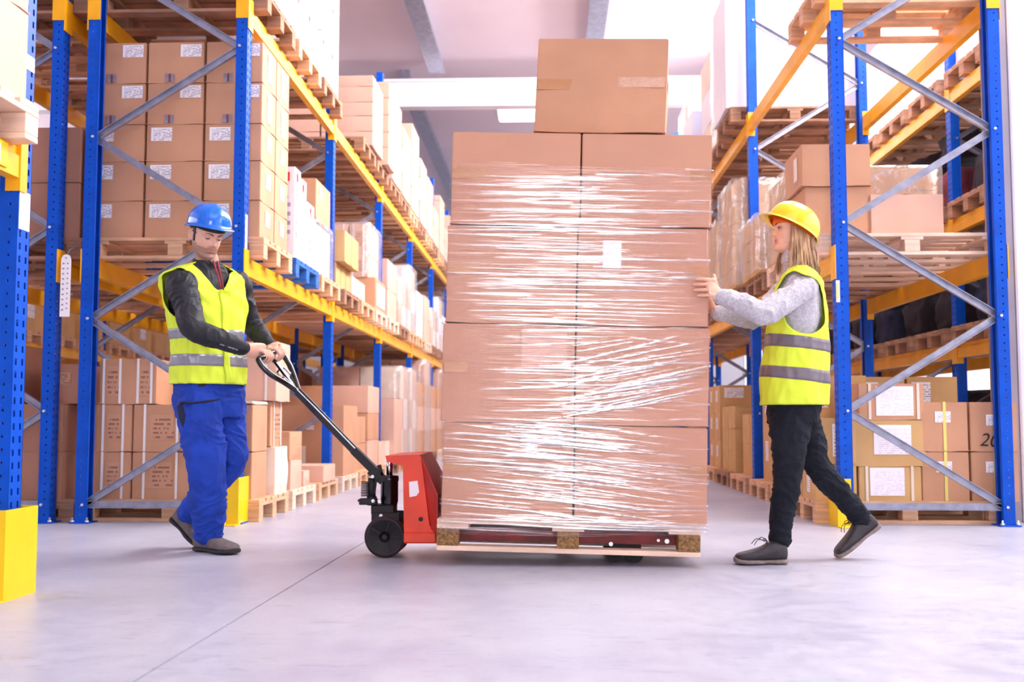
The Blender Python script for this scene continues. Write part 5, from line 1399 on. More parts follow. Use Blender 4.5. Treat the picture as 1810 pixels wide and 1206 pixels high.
def make_helmet(T, sc, m, parent, peak=.045, wide=1.0, name='hard_hat'):
    """dome with centre ridges, running rim and peak; local y forward"""
    a_, b_, h_ = .114 * sc * wide, .134 * sc, .124 * sc
    n, k_ = 64, 18
    bm = bmesh.new(); rings = []
    for j in range(k_ + 1):
        e = (math.pi / 2) * j / k_; row = []
        for q in range(n):
            t = 2 * math.pi * q / n; ce = max(.0, math.cos(e)) ** .8
            x, y, z = a_ * ce * math.cos(t), b_ * ce * math.sin(t), h_ * math.sin(e) ** .95 if e > 0 else 0
            # raised centre rib
            rib = math.exp(-(x / (.020 * sc)) ** 4) * .005 * sc * min(1, z / (.03 * sc))
            row.append(bm.verts.new((x, y, z + rib)))
        rings.append(row)
    for a, b in zip(rings[:-1], rings[1:-1]):
        for q in range(n): bm.faces.new((a[q], a[(q + 1) % n], b[(q + 1) % n], b[q]))
    bm.faces.new(rings[-2]); 
    for v in rings[-1]: bm.verts.remove(v)
    # rim and peak as a flared skirt
    last = rings[0]
    for f_, dz in ((.35, -.001), (1.0, -.006)):
        row = []
        for q in range(n):
            t = 2 * math.pi * q / n; fr = max(0, math.sin(t)) ** 3
            ex = (.011 + (peak - .011) * fr) * f_ * sc
            d = Vector((math.cos(t) / a_, math.sin(t) / b_, 0)).normalized()
            if fr > 0: d = (d * (1 - .5 * fr) + Vector((0, 1, 0)) * .5 * fr).normalized()
            row.append(bm.verts.new((a_ * math.cos(t) + d.x * ex, b_ * math.sin(t) + d.y * ex, dz * sc * (1 + 1.6 * fr))))
        for q in range(n): bm.faces.new((last[q], last[(q + 1) % n], row[(q + 1) % n], row[q]))
        last = row
    bmesh.ops.recalc_face_normals(bm, faces=bm.faces); bmesh.ops.solidify(bm, geom=bm.faces[:], thickness=.003)
    bm.transform(T); hat = finish(bm, name, m, parent, smooth=True)
    bm = bmesh.new()   # sweat band inside
    n = 32; r0 = [bm.verts.new((a_ * .86 * math.cos(2 * math.pi * q / n), b_ * .86 * math.sin(2 * math.pi * q / n), -.012 * sc)) for q in range(n)]
    r1 = [bm.verts.new((a_ * .88 * math.cos(2 * math.pi * q / n), b_ * .88 * math.sin(2 * math.pi * q / n), .02 * sc)) for q in range(n)]
    for q in range(n): bm.faces.new((r0[q], r0[(q + 1) % n], r1[(q + 1) % n], r1[q]))
    bmesh.ops.solidify(bm, geom=bm.faces[:], thickness=.002); bm.transform(T); finish(bm, 'inner_band', M['orangeband'] if 'orangeband' in M else M['black'], hat)
    return hat
def garment(name, f, m, parent, t0, t1, off, n=128, mm=110, cut=None, thick=.003, fold=.0, seed=0, slant=0.0):
    """open shell from the torso function with holes where cut(angle, t, point) is true"""
    bm = bmesh.new(); g = []
    for j in range(mm + 1):
        t_ = t0 + (t1 - t0) * j / mm; row = []
        for q in range(n):
            a = 2 * math.pi * q / n; t = t_ + slant * math.sin(a)
            k = fold * (noise.noise(Vector((math.cos(a) * 3.0, math.sin(a) * 3.0, t * 1.1 + seed))) + .5 * noise.noise(Vector((math.cos(a) * 7, math.sin(a) * 7, t * 2.2 + seed)))) * 1.0
            row.append(bm.verts.new(f(a, t, off + k)))
        g.append(row)
    for j in range(mm):
        for q in range(n):
            a = 2 * math.pi * (q + .5) / n; t = t0 + (t1 - t0) * (j + .5) / mm
            if cut and cut(a, t): continue
            bm.faces.new((g[j][q], g[j][(q + 1) % n], g[j + 1][(q + 1) % n], g[j + 1][q]))
    bmesh.ops.delete(bm, geom=[v for v in bm.verts if not v.link_faces], context='VERTS')
    if cut and mm > 10:
        ends = set(id(v) for v in g[0]) | set(id(v) for v in g[-1]) if False else set()
        be = [e for e in bm.edges if e.is_boundary]; nb = {}
        for e in be:
            a_, b_ = e.verts; nb.setdefault(a_, []).append(b_); nb.setdefault(b_, []).append(a_)
        for _ in range(14):
            new = {v: v.co * .4 + (q[0].co + q[1].co) * .3 for v, q in nb.items() if len(q) == 2}
            for v, c_ in new.items(): v.co = c_
        inner = [v for v in bm.verts if v not in nb]
        bmesh.ops.smooth_vert(bm, verts=inner, factor=.5, use_axis_x=True, use_axis_y=True, use_axis_z=True)
    bmesh.ops.recalc_face_normals(bm, faces=bm.faces); bmesh.ops.solidify(bm, geom=bm.faces[:], thickness=thick)
    return finish(bm, name, m, parent, smooth=True)
def shoe(parent, heel, toe, up, L_, m, msole, w_=.048, hs=.092, rise=0.0, name='shoe'):
    """heel, toe on the sole line; up = shoe's up vector; one upper, one sole, laces"""
    d = (toe - heel); ln = d.length; d = d.normalized(); side = d.cross(up).normalized(); up = side.cross(d).normalized()
    def ring(bm, s, hw, zl, zh, n=20):
        out = []
        for q in range(n):
            a = 2 * math.pi * q / n; ca, sa = math.cos(a), math.sin(a)
            x = math.copysign(abs(ca) ** .75, ca) * hw; z = (zl + zh) / 2 + math.copysign(abs(sa) ** .7, sa) * (zh - zl) / 2
            out.append(bm.verts.new(heel + d * (s * ln) + side * x + up * z))
        return out
    def skin_(bm, rs):
        for a, b in zip(rs, rs[1:]):
            n = len(a)
            for q in range(n): bm.faces.new((a[q], a[(q + 1) % n], b[(q + 1) % n], b[q]))
        bm.faces.new(rs[0][::-1]); bm.faces.new(rs[-1])
    bm = bmesh.new()
    T_ = [(-.015, .022, .03, .075), (.02, .034, .018, hs), (.11, .039, .016, hs + .014), (.24, .040, .016, hs + .016), (.36, .040, .016, hs + .006), (.48, .043, .016, hs - .010), (.62, .048, .016, .070), (.78, .051, .016, .060), (.90, .047, .017, .053), (.97, .036, .019, .046), (1.01, .020, .022, .036)]
    T_ = [(a, b * w_ / .048, c, e) for a, b, c, e in T_]
    vals = T_; rs = []
    for k in range((len(vals) - 1) * 3 + 1):
        p = crom(vals, k / 3); rs.append(ring(bm, *p))
    skin_(bm, rs); sh = finish(bm, name, m, parent, smooth=True)
    bm = bmesh.new(); rs = []
    S_ = [(-.025, .018, .006, .026), (.02, .036, 0, .026), (.15, .040, 0, .025), (.3, .036, .003, .023), (.45, .039, .002, .022), (.62, .053, 0, .024), (.8, .055, 0, .026), (.93, .049, .002, .028), (1.01, .034, .006, .032), (1.035, .018, .012, .032)]
    S_ = [(a, b * w_ / .048, c, e) for a, b, c, e in S_]
    for k in range((len(S_) - 1) * 3 + 1):
        p = crom(S_, k / 3); rs.append(ring(bm, *p))
    skin_(bm, rs); finish(bm, 'sole', msole, sh, smooth=True)
    bm = bmesh.new()
    for k in range(5):
        s = .38 + .065 * k; zt = hs + .004 - .0095 * k * 1.35
        pts = [heel + d * (s * ln) + side * x + up * (zt - abs(x) * .35 + .003) for x in (-.020, -.010, 0, .010, .020)]
        tube(bm, pts, .0022, 6)
    b0 = heel + d * (.36 * ln) + up * (hs + .010)
    for sg in (-1, 1):
        tube(bm, spline([b0, b0 + side * sg * .02 + up * .018 + d * .02, b0 + side * sg * .034 + up * .008 + d * .03, b0 + side * sg * .015 + up * .004 + d * .01], 5), .0018, 5)
        tube(bm, spline([b0, b0 + side * sg * .016 + up * .012 - d * .004 + d * .05, b0 + side * sg * .024 - up * .012 + d * .07], 5), .0018, 5)
    finish(bm, 'laces', M['soledark'], sh, smooth=True)
    return sh

# ======================================================= the man
def V(px, py, Y): return A(px, py, Y)
F = Vector((.75, -.66, 0)).normalized(); Lf = Vector((.66, .75, 0)).normalized()
hipc, chestc, neckc = V(368, 704, 5.42), V(364, 540, 5.41), V(366, 470, 5.36)
man = empty('person', (hipc.x, hipc.y, 0), 'person in blue hard hat, yellow vest and blue trousers pulling the pallet jack handle', 'person')
man.location = (0, 0, 0)
mr = [(V(370, 738, 5.43), .155, .115, 2.4), (V(370, 700, 5.43), .172, .122, 2.4), (V(369, 655, 5.43), .165, .115, 2.3), (V(367, 610, 5.43), .160, .110, 2.3), (V(364, 560, 5.42), .175, .120, 2.4), (V(362, 520, 5.41), .185, .120, 2.5),
      (V(362, 494, 5.40), .175, .100, 2.4), (V(364, 479, 5.39), .125, .080, 2.2), (V(366, 467, 5.37), .075, .065, 2.0), (V(366, 462, 5.37), .062, .060, 2.0)]
tf = sweep_torso(mr, F, Lf)
TM = len(mr) - 1.0
hc = V(365, 417, 5.345); Fh = Vector((.74, -.67, 0)).normalized()
pit = R(24); up0 = Vector((0, 0, 1)); Fh2 = (Fh * math.cos(pit) - up0 * math.sin(pit)); Uh = (up0 * math.cos(pit) + Fh * math.sin(pit))
TH = frameT(hc, Fh2, Uh)
rs_, re_, rw_ = V(322, 503, 5.24), V(343, 582, 5.12), V(431, 617, 5.20)
ls_, le_, lw_ = V(418, 503, 5.56), V(446, 575, 5.66), V(475, 611, 5.49)
def grip_hand(bm, W_, C, a, n_, sc=1.0):
    """hand closed on a bar: a = along the bar from little finger to index, n_ = away from the bar on the knuckle side"""
    a = a.normalized(); n_ = (n_ - a * n_.dot(a)).normalized(); t_ = (C - W_); t_ = (t_ - a * t_.dot(a) - n_ * t_.dot(n_)).normalized()
    offs = (-.033, -.011, .011, .032)
    kn = [C + a * o_ + n_ * (.028 + .003 * math.cos(i * 1.3)) - t_ * (.020) for i, o_ in enumerate(offs)]
    kc = (kn[1] + kn[2]) / 2
    limb(bm, [(W_ - (C - W_) * .04, .024, .019), (W_, .026, .020), (W_ * .5 + kc * .5 - n_ * .002, .039, .018), (kc - n_ * .003, .043, .014), (kc + t_ * .006 - n_ * .004, .036, .010)], n=20, sub=5, ref=a)
    for i, k in enumerate(kn):
        r = (.0078, .0088, .0092, .0090)[i]; l = (.84, .97, 1.0, .95)[i]
        p = [k - t_ * .01, k + t_ * .004, k + t_ * .026 * l - n_ * .002, k + t_ * .046 * l - n_ * .020, k + t_ * .042 * l - n_ * .044 * l, k + t_ * .026 - n_ * .056 * l]
        p = [q + a * (0.0015 * math.sin(i * 2 + j)) for j, q in enumerate(p)]
        limb(bm, [(p[0], r), (p[1], r * 1.06), (p[2], r * .98), (p[3], r * 1.0), (p[4], r * .88), (p[5], r * .78)], n=12, sub=4)
    th = [W_ * .55 + kc * .45 + a * .026 - n_ * .004, W_ * .25 + kc * .75 + a * .044 - n_ * .014, C + a * .046 - t_ * .008 - n_ * .016, C + a * .030 + t_ * .012 - n_ * .024]
    limb(bm, [(th[0], .014), (th[1], .0125), (th[2], .0105), (th[3], .0085)], n=12, sub=4)
bm = bmesh.new()
add_torso(bm, tf, TM - .02, off=-.012)
make_head(bm, TH, False)
limb(bm, [(V(366, 482, 5.39), .070, .066), (V(366, 462, 5.375), .060, .058), (hc + (V(365, 462, 5.375) - hc) * .5 - Fh * .022, .053, .053), (hc - Uh * .03 - Fh2 * .035, .048, .048)], n=24)
limb(bm, [(tf(math.pi, 5.6) * .6 + tf(0, 5.6) * .4, .05), (rs_, .055), (rs_ * .5 + re_ * .5, .046), (re_, .040), (re_ * .6 + rw_ * .4, .038), (rw_, .026, .022)], ref=Vector((0, 0, 1)))
limb(bm, [(tf(math.pi, 5.6) * .4 + tf(0, 5.6) * .6, .05), (ls_, .055), (ls_ * .5 + le_ * .5, .046), (le_, .040), (le_ * .6 + lw_ * .4, .038), (lw_, .026, .022)], ref=Vector((0, 0, 1)))
AX = (PF - PN).normalized()
CR, CLf = PN + AX * .075 + Vector((0, 0, .006)), PF - AX * .055 + Vector((0, 0, .004))
grip_hand(bm, rw_, CR, AX, Vector((.1, -.25, 1)))     # his right hand: index side towards his left
grip_hand(bm, lw_, CLf, -AX, Vector((.15, -.2, 1)))
rh, rk, ra = V(352, 718, 5.34), V(366, 826, 5.34), V(369, 938, 5.44)
lh, lk, la = V(398, 716, 5.52), V(408, 812, 5.50), V(338, 903, 5.62)
for h_, k_, a_ in ((rh, rk, ra), (lh, lk, la)):
    limb(bm, [(h_ + Vector((0, 0, .03)), .085), (h_, .088), (h_ * .5 + k_ * .5, .075), (k_, .056), (k_ * .65 + a_ * .35, .055), (a_, .038)])
SK = rgb(236, 184, 160); 
body = remeshed(bm, 'body', M['skin'], .0032, man, 2, paint_head(TH, SK, rgb(196, 110, 104)[:3], rgb(96, 66, 56)[:3]))
M['lidskin'] = mat('eyelid_skin', rgb(222, 164, 142), 0.5, 0, 0.03, 30)
face_bits(TH, 1.0, man, M['hairdark'], M['lidskin'], .6, False)
# short hair under the helmet
bm = bmesh.new(); n, m_ = 80, 60; g = []
for j in range(m_ + 1):
    z = -.075 + .185 * j / m_; g.append([bm.verts.new(TH @ (head_pt(2 * math.pi * q / n, z, False) * (1.045 + .012 * noise.noise(Vector((q * .9, j * .8, 0)))))) for q in range(n)])
for j in range(m_):
    for q in range(n):
        a = 2 * math.pi * (q + .5) / n; p = head_pt(a, -.075 + .185 * (j + .5) / m_, False)
        ok = p.z > .040 or (p.y < -.022 and p.z > -.062 - p.y * .1) or (p.y < .018 and p.z > .012) or (-.004 < p.y < .013 and p.z > -.03)
        if ok: bm.faces.new((g[j][q], g[j][(q + 1) % n], g[j + 1][(q + 1) % n], g[j + 1][q]))
bmesh.ops.delete(bm, geom=[v for v in bm.verts if not v.link_faces], context='VERTS'); bmesh.ops.recalc_face_normals(bm, faces=bm.faces); bmesh.ops.solidify(bm, geom=bm.faces[:], thickness=.006)
finish(bm, 'short_hair', M['hairdark'], man, smooth=True)
hatU = (up0 * math.cos(R(10)) + Fh * math.sin(R(10))); hatF = (Fh * math.cos(R(10)) - up0 * math.sin(R(10)))
make_helmet(frameT(hc + Uh * .050 + Fh2 * .002, hatF, hatU), .93, M['helmblue'], man, .038)
# dark shirt: torso, sleeves, collar
bm = bmesh.new(); add_torso(bm, tf, TM - .6, off=.004, tmin=1.25)
limb(bm, [(tf(math.pi, 5.6) * .65 + tf(0, 5.6) * .35, .066), (rs_, .074, .078), (rs_ * .55 + re_ * .45, .066), (re_, .058), (re_ * .6 + rw_ * .4, .054), (re_ * .12 + rw_ * .88, .037), (re_ * .02 + rw_ * .98, .035)], n=30, sub=9, wr=.10, seed=2, ref=Vector((0, 0, 1)))
limb(bm, [(tf(math.pi, 5.6) * .35 + tf(0, 5.6) * .65, .066), (ls_, .070, .074), (ls_ * .55 + le_ * .45, .060), (le_, .054), (le_ * .6 + lw_ * .4, .050), (le_ * .12 + lw_ * .88, .037), (le_ * .02 + lw_ * .98, .035)], n=30, sub=9, wr=.10, seed=5, ref=Vector((0, 0, 1)))
limb(bm, [(V(366, 486, 5.39), .082, .078), (V(365, 474, 5.385), .070, .068), (V(363, 465, 5.395), .063, .060)], n=28, ref=Lf)
remeshed(bm, 'shirt', M['blackshirt'], .005, man, 2, fold=.006, fs=(12, 12, 12), seed=1)
bm = bmesh.new(); 
for k in range(11):
    q = re_ * (.42 - .032 * k) + rw_ * (.58 + .032 * k); dn = (rw_ - re_).normalized(); nn = Vector((0, -1, -.42)).normalized(); r_ = .052 - .0012 * k
    bar(bm, q + nn * r_, q + nn * r_ + dn * (.006 + .003 * (k % 2)), .006, .003, nn)
finish(bm, 'sleeve_print', M['reflect'], man)
bm = bmesh.new(); zf = [(V(381, 462, 5.29)), V(384, 474, 5.275), V(389, 492, 5.265), V(393, 512, 5.262)]
for sg in (-1, 1): limb(bm, [(p + Lf * sg * (.007 + .005 * (1 - i / 3)), .006 - .001 * i, .004) for i, p in enumerate(zf)], n=8, sub=3)
finish(bm, 'red_zip_collar', M['redlining'], man, smooth=True)
# vest
def mcut(a, t):
    p = tf(a, t); c = Vector(crom([tuple(r[0]) for r in mr], t)); l = (p - c).dot(Lf); fr = (p - c).dot(F)
    for S_ in (rs_, ls_):
        q = p - S_; 
        if q.length < .26 and abs(l) > .085:
            df, dz = q.dot(F), q.z + .045
            if (df / .098) ** 2 + (dz / .128) ** 2 < 1 and abs(l) > .115: return True
    if fr > .02:
        zt_, zb_ = V(0, 466, 5.3).z, V(0, 520, 5.3).z
        if p.z > zb_ and abs(l - .0) < .004 + .085 * (p.z - zb_) / (zt_ - zb_): return True
    return False
mv = [(r[0], r[1] + e1, r[2] + e2, r[3]) for r, (e1, e2) in zip(mr, ((.022, .030), (.024, .032), (.026, .032), (.026, .030), (.026, .024), (.040, .020), (.052, .018), (.050, .016), (.012, .014), (.008, .008)))]
tv = sweep_torso(mv, F, Lf)
vest = garment('safety_vest', tv, M['hivis'], man, 1.45, TM - .9, 0, cut=mcut, fold=.016, seed=3)
def strips(tv_, cutf, m, parent, bands, seed, foldv, slant=0.0):
    for (t0, t1) in bands:
        o = garment('reflective_strip', tv_, m, parent, t0, t1, .0015, mm=4, cut=cutf, thick=.0012, fold=foldv, seed=seed, slant=slant)
strips(tv, mcut, M['reflect'], vest, ((2.13, 2.58), (3.16, 3.50)), 3, .016)
# front closing edge of the vest
bm = bmesh.new(); g = []
for k in range(40):
    t = 1.47 + (5.15 - 1.47) * k / 39; row = []
    for q in range(5):
        a = math.pi / 2 - .13 + .13 * q / 4
        kk = .016 * (noise.noise(Vector((math.cos(a) * 3.0, math.sin(a) * 3.0, t * 1.1 + 3))) + .5 * noise.noise(Vector((math.cos(a) * 7, math.sin(a) * 7, t * 2.2 + 3))))
        row.append(bm.verts.new(tv(a, t, .0035 + kk)))
    g.append(row)
for r0, r1 in zip(g, g[1:]):
    for q in range(4): bm.faces.new((r0[q], r0[q + 1], r1[q + 1], r1[q]))
bmesh.ops.recalc_face_normals(bm, faces=bm.faces); bmesh.ops.solidify(bm, geom=bm.faces[:], thickness=.002)
finish(bm, 'front_band', M['hivis'], vest, smooth=True)
# trousers
def trouser(bm, h_, k_, a_, r, seed, wr=.10, knee=.0, ref=None):
    limb(bm, [(h_ + Vector((0, 0, .06)), r[0]), (h_ - Vector((0, 0, .02)), r[1]), (h_ * .45 + k_ * .55, r[2]), (k_, r[3]), (k_ * .5 + a_ * .5, r[4]), (k_ * .12 + a_ * .88, r[5]), (a_ + (a_ - k_).normalized() * .018, r[6])], n=34, sub=10, wr=wr, seed=seed)
bm = bmesh.new()
trouser(bm, rh, rk, ra, (.085, .108, .106, .094, .088, .076, .072), 1)
trouser(bm, lh, lk, la, (.085, .102, .092, .082, .074, .066, .064), 4)
add_torso(bm, tf, 1.6, off=.010)
tro = remeshed(bm, 'work_trousers', M['denimblue'], .006, man, 3, fold=.009, fs=(8, 8, 11), seed=3)
bm = bmesh.new()   # hip pocket flap edge and holster pocket
limb(bm, [(V(320, 712, 5.245), .006, .010), (V(345, 712, 5.205), .006, .011), (V(372, 709, 5.205), .006, .010), (V(388, 706, 5.235), .004, .006)], n=8, sub=4, ref=Vector((0, 0, 1)))
limb(bm, [(V(322, 716, 5.26), .028, .010), (V(328, 742, 5.255), .030, .012), (V(334, 764, 5.26), .018, .008)], n=12, sub=4, ref=Vector((1, 0, 0)))
finish(bm, 'pocket_flap', M['navypocket'], man, smooth=True)
_z0 = lambda p: Vector((p.x, p.y, .001))
shoe(man, _z0(V(349, 973, 5.50)), _z0(V(415, 977, 5.345)), Vector((0, 0, 1)), None, M['shoegrey'], M['soledark'], w_=.052, name='work_shoe')
hl, tl = V(303, 921, 5.66), _z0(V(352, 961, 5.60))
shoe(man, hl, tl, Vector((.55, -.05, 1)), None, M['shoegrey'], M['soledark'], w_=.050, name='work_shoe')

# ======================================================= the woman
M['orangeband'] = mat('orange_sweat_band', rgb(240, 120, 30), 0.6, 0, .1, 20)
F = Vector((-.985, .17, 0)).normalized(); Lw = Vector((-.17, -.985, 0)).normalized()
wom = empty('person', (0, 0, 0), 'person in yellow hard hat, yellow vest, grey knit and black trousers pushing the wrapped load', 'person')
wr_ = [(V(1402, 748, 5.19), .150, .112, 2.3), (V(1403, 712, 5.19), .165, .118, 2.3), (V(1405, 660, 5.19), .150, .108, 2.2), (V(1407, 615, 5.19), .138, .098, 2.2), (V(1409, 565, 5.19), .152, .104, 2.3), (V(1411, 525, 5.19), .160, .098, 2.4),
       (V(1413, 500, 5.19), .148, .082, 2.3), (V(1412, 486, 5.19), .105, .068, 2.1), (V(1408, 473, 5.19), .062, .056, 2.0), (V(1407, 468, 5.19), .052, .05, 2.0)]
wf = sweep_torso(wr_, F, Lw); TW = len(wr_) - 1.0
hc = V(1399, 409, 5.195); pit = R(-2); Fh = Vector((-.99, -.10, 0)).normalized()
Fh2 = (Fh * math.cos(pit) - up0 * math.sin(pit)); Uh = (up0 * math.cos(pit) + Fh * math.sin(pit)); TH = frameT(hc, Fh2, Uh); SW = .955
ns_, ne_, nw_ = V(1424, 510, 5.055), V(1352, 553, 4.93), V(1272, 524, 4.945)     # near (left) arm
fs_, fe_, fw_ = V(1398, 512, 5.35), V(1335, 562, 5.30), V(1268, 552, 5.20)      # far arm
bm = bmesh.new()
add_torso(bm, wf, TW - .02, off=-.012)
make_head(bm, TH, True, SW)
limb(bm, [(V(1408, 482, 5.19), .056, .056), (V(1405, 462, 5.19), .047, .048), (hc + (V(1405, 462, 5.19) - hc) * .5, .044, .046), (hc - Uh * .03 - Fh2 * .03, .044, .044)], n=24)
limb(bm, [(V(1413, 510, 5.12), .045), (ns_, .046), (ns_ * .5 + ne_ * .5, .039), (ne_, .034), (ne_ * .6 + nw_ * .4, .033), (nw_, .023, .020)])
limb(bm, [(V(1413, 510, 5.26), .045), (fs_, .046), (fs_ * .5 + fe_ * .5, .039), (fe_, .034), (fe_ * .6 + fw_ * .4, .033), (fw_, .023, .020)])
# near hand flat round the corner of the load
def flat_hand(bm, W_, K, fd, a, out, sc=.93, thumb_up=True, curl=.012):
    """K knuckle centre, fd finger direction, a = towards the index finger, out = away from the palm"""
    offs = (-.034, -.0115, .0115, .033)
    limb(bm, [(W_ - (K - W_) * .05, .022, .018), (W_, .024, .018), (W_ * .5 + K * .5, .036, .016), (K, .041, .013), (K + fd * .006, .036, .010)], n=20, sub=5, ref=a)
    for i, o_ in enumerate(offs):
        k = K + a * o_ * 1.04 + fd * (-.010, -.002, .0, -.004)[i]
        r = (.0072, .0080, .0084, .0080)[i]; l = (.78, .95, 1.0, .93)[i] * sc
        p = [k - fd * .012, k, k + fd * .034 * l + out * .004 + a * o_ * .06, k + fd * .058 * l - out * curl * .3 + a * o_ * .08, k + fd * .076 * l - out * curl + a * o_ * .08]
        limb(bm, [(p[0], r), (p[1], r * 1.08), (p[2], r), (p[3], r * .92), (p[4], r * .76)], n=12, sub=4)
    limb(bm, [(W_ * .7 + K * .3 + a * .016, .013), (W_ * .45 + K * .55 + a * .038, .012), (W_ * .35 + K * .65 + a * .058 + out * .002, .0098), (W_ * .28 + K * .72 + a * .068, .0080)], n=12, sub=4)
KN = V(1254, 508, 4.914)
flat_hand(bm, nw_, KN, Vector((-.995, .085, .03)).normalized(), Vector((.12, 0, 1)).normalized(), Vector((.05, -1, 0)).normalized())
# far hand, palm against the right side of the load
sideX = LW(WP + .03, .25, .95).x
KF = V(1262, 530, 5.22); KF.x = LW(WP + .018, .25, KF.z).x + .026
fw2 = fw_.copy()
flat_hand(bm, fw2, KF, Vector((-.05, .25, .96)).normalized(), Vector((0, -1, .25)).normalized(), Vector((1, 0, 0)), curl=.006)
nh, nk, na = V(1398, 722, 5.12), V(1393, 832, 5.07), V(1378, 948, 5.11)
fh, fk, fa = V(1412, 722, 5.28), V(1444, 822, 5.26), V(1518, 912, 5.29)
for h_, k_, a_ in ((nh, nk, na), (fh, fk, fa)):
    limb(bm, [(h_ + Vector((0, 0, .03)), .082), (h_, .085), (h_ * .5 + k_ * .5, .070), (k_, .050), (k_ * .65 + a_ * .35, .048), (a_, .034)])
SKW = rgb(240, 188, 160)
remeshed(bm, 'body', M['skin'], .0030, wom, 2, paint_head(TH, SKW, rgb(206, 108, 104)[:3], None, SW))
M['lidskinw'] = mat('eyelid_shadow_skin', rgb(196, 140, 122), 0.5, 0, 0.03, 30)
face_bits(TH, SW, wom, M['hairdark'], M['lidskinw'], .0, True)
# long straight hair
rr = random.Random(5); bm = bmesh.new()
X3, Y3, Z3 = TH.to_3x3() @ Vector((1, 0, 0)), TH.to_3x3() @ Vector((0, 1, 0)), TH.to_3x3() @ Vector((0, 0, 1))
def hp(x, y, z): return hc + X3 * x * SW + Y3 * y * SW + Z3 * z * SW
for k in range(620):
    u = rr.random(); sd_ = 1 if rr.random() < .45 else -1      # sd_ -1: the near side
    j_ = lambda q: rr.uniform(-q, q)
    yy = .034 - .136 * u; xx = .0785 * math.sqrt(max(.02, 1 - (max(0, -yy + .0) / .106) ** 2)) * sd_
    dp = rr.uniform(.90, 1.08); wv_ = .004 * math.sin(u * 40) + j_(.002)
    fw_d = .030 if (u < .20 and sd_ > 0) else (.006 if u < .12 else -.012 - .016 * u)
    ln = .150 + .035 * rr.random() + .02 * u
    cl_ = rr.randint(0, 9) * .001
    pts = [hp(xx * .95, yy, .058), hp(xx * 1.04 * dp, yy - .004, .02), hp(xx * 1.06 * dp, yy - .008 + wv_, -.035), hp(xx * (1.0 + j_(.03)) * dp, yy - .010 + wv_ + fw_d * .2, -.085), hp(xx * (.96 + j_(.05)) * dp, yy - .010 + wv_ + fw_d * .7 + j_(.004), -.13), hp(xx * (.95 + j_(.08)) * dp, yy - .008 + wv_ + fw_d * 1.2 + j_(.008), -.035 - ln)]
    w0 = .0027 + .0012 * rr.random()
    limb(bm, [(p, w0 * f_, w0 * f_ * .55) for p, f_ in zip(pts, (.9, 1, 1, .95, .8, .2))], n=5, sub=3, ref=Y3, cap=False)
hair = finish(bm, 'long_hair', M['hairblond'], wom, smooth=True)
bm = bmesh.new(); n, m_ = 64, 40; g = []
for j in range(m_ + 1):
    z = -.075 + .175 * j / m_; g.append([bm.verts.new(TH @ (head_pt(2 * math.pi * q / n, z, False) * SW * 1.035)) for q in range(n)])
for j in range(m_):
    for q in range(n):
        a = 2 * math.pi * (q + .5) / n; p = head_pt(a, -.075 + .175 * (j + .5) / m_, False)
        if p.z > .055 or (p.y < .028 and p.z > -.01) or (p.y < .012 and p.z > -.075): bm.faces.new((g[j][q], g[j][(q + 1) % n], g[j + 1][(q + 1) % n], g[j + 1][q]))
bmesh.ops.delete(bm, geom=[v for v in bm.verts if not v.link_faces], context='VERTS'); bmesh.ops.recalc_face_normals(bm, faces=bm.faces); bmesh.ops.solidify(bm, geom=bm.faces[:], thickness=.006)
o = finish(bm, 'scalp_hair', M['hairblond'], wom, smooth=True)
bm = bmesh.new(); g = []      # orange band across the forehead
for j in range(9):
    z = .030 + .048 * j / 8; g.append([bm.verts.new(TH @ (head_pt(.25 + (math.pi - .5) * q / 40, z, True) * SW * 1.02)) for q in range(41)])
for r0, r1 in zip(g, g[1:]):
    for q in range(40): bm.faces.new((r0[q], r0[q + 1], r1[q + 1], r1[q]))
bmesh.ops.recalc_face_normals(bm, faces=bm.faces); bmesh.ops.solidify(bm, geom=bm.faces[:], thickness=.002)
finish(bm, 'forehead_band', M['orangeband'], wom, smooth=True)
# helmet worn tipped back
tl_ = R(29); hF = (Fh * math.cos(tl_) + up0 * math.sin(tl_)); hU = (up0 * math.cos(tl_) - Fh * math.sin(tl_))
make_helmet(frameT(V(1400, 404, 5.195) + Vector((0, 0, 0)), hF, hU), .99, M['helmyellow'], wom, .040)
# knit pullover
bm = bmesh.new(); add_torso(bm, wf, TW - .6, off=.006, tmin=1.3)
limb(bm, [(V(1413, 510, 5.12), .056), (ns_, .060, .062), (ns_ * .55 + ne_ * .45, .058), (ne_, .056), (ne_ * .6 + nw_ * .4, .051), (ne_ * .14 + nw_ * .86, .041), (ne_ * .03 + nw_ * .97, .040)], n=30, sub=9, wr=.09, seed=8)
limb(bm, [(V(1413, 512, 5.26), .060), (fs_, .066), (fs_ * .55 + fe_ * .45, .058), (fe_, .054), (fe_ * .6 + fw_ * .4, .049), (fe_ * .14 + fw_ * .86, .040), (fe_ * .03 + fw_ * .97, .040)], n=30, sub=9, wr=.09, seed=12)
limb(bm, [(V(1408, 490, 5.19), .074, .070), (V(1406, 476, 5.19), .062, .060), (V(1403, 462, 5.19), .056, .056), (V(1401, 455, 5.19), .055, .055)], n=28, ref=Lw)
remeshed(bm, 'knit_pullover', M['greyfleece'], .005, wom, 2, fold=.007, fs=(13, 10, 9), seed=6)
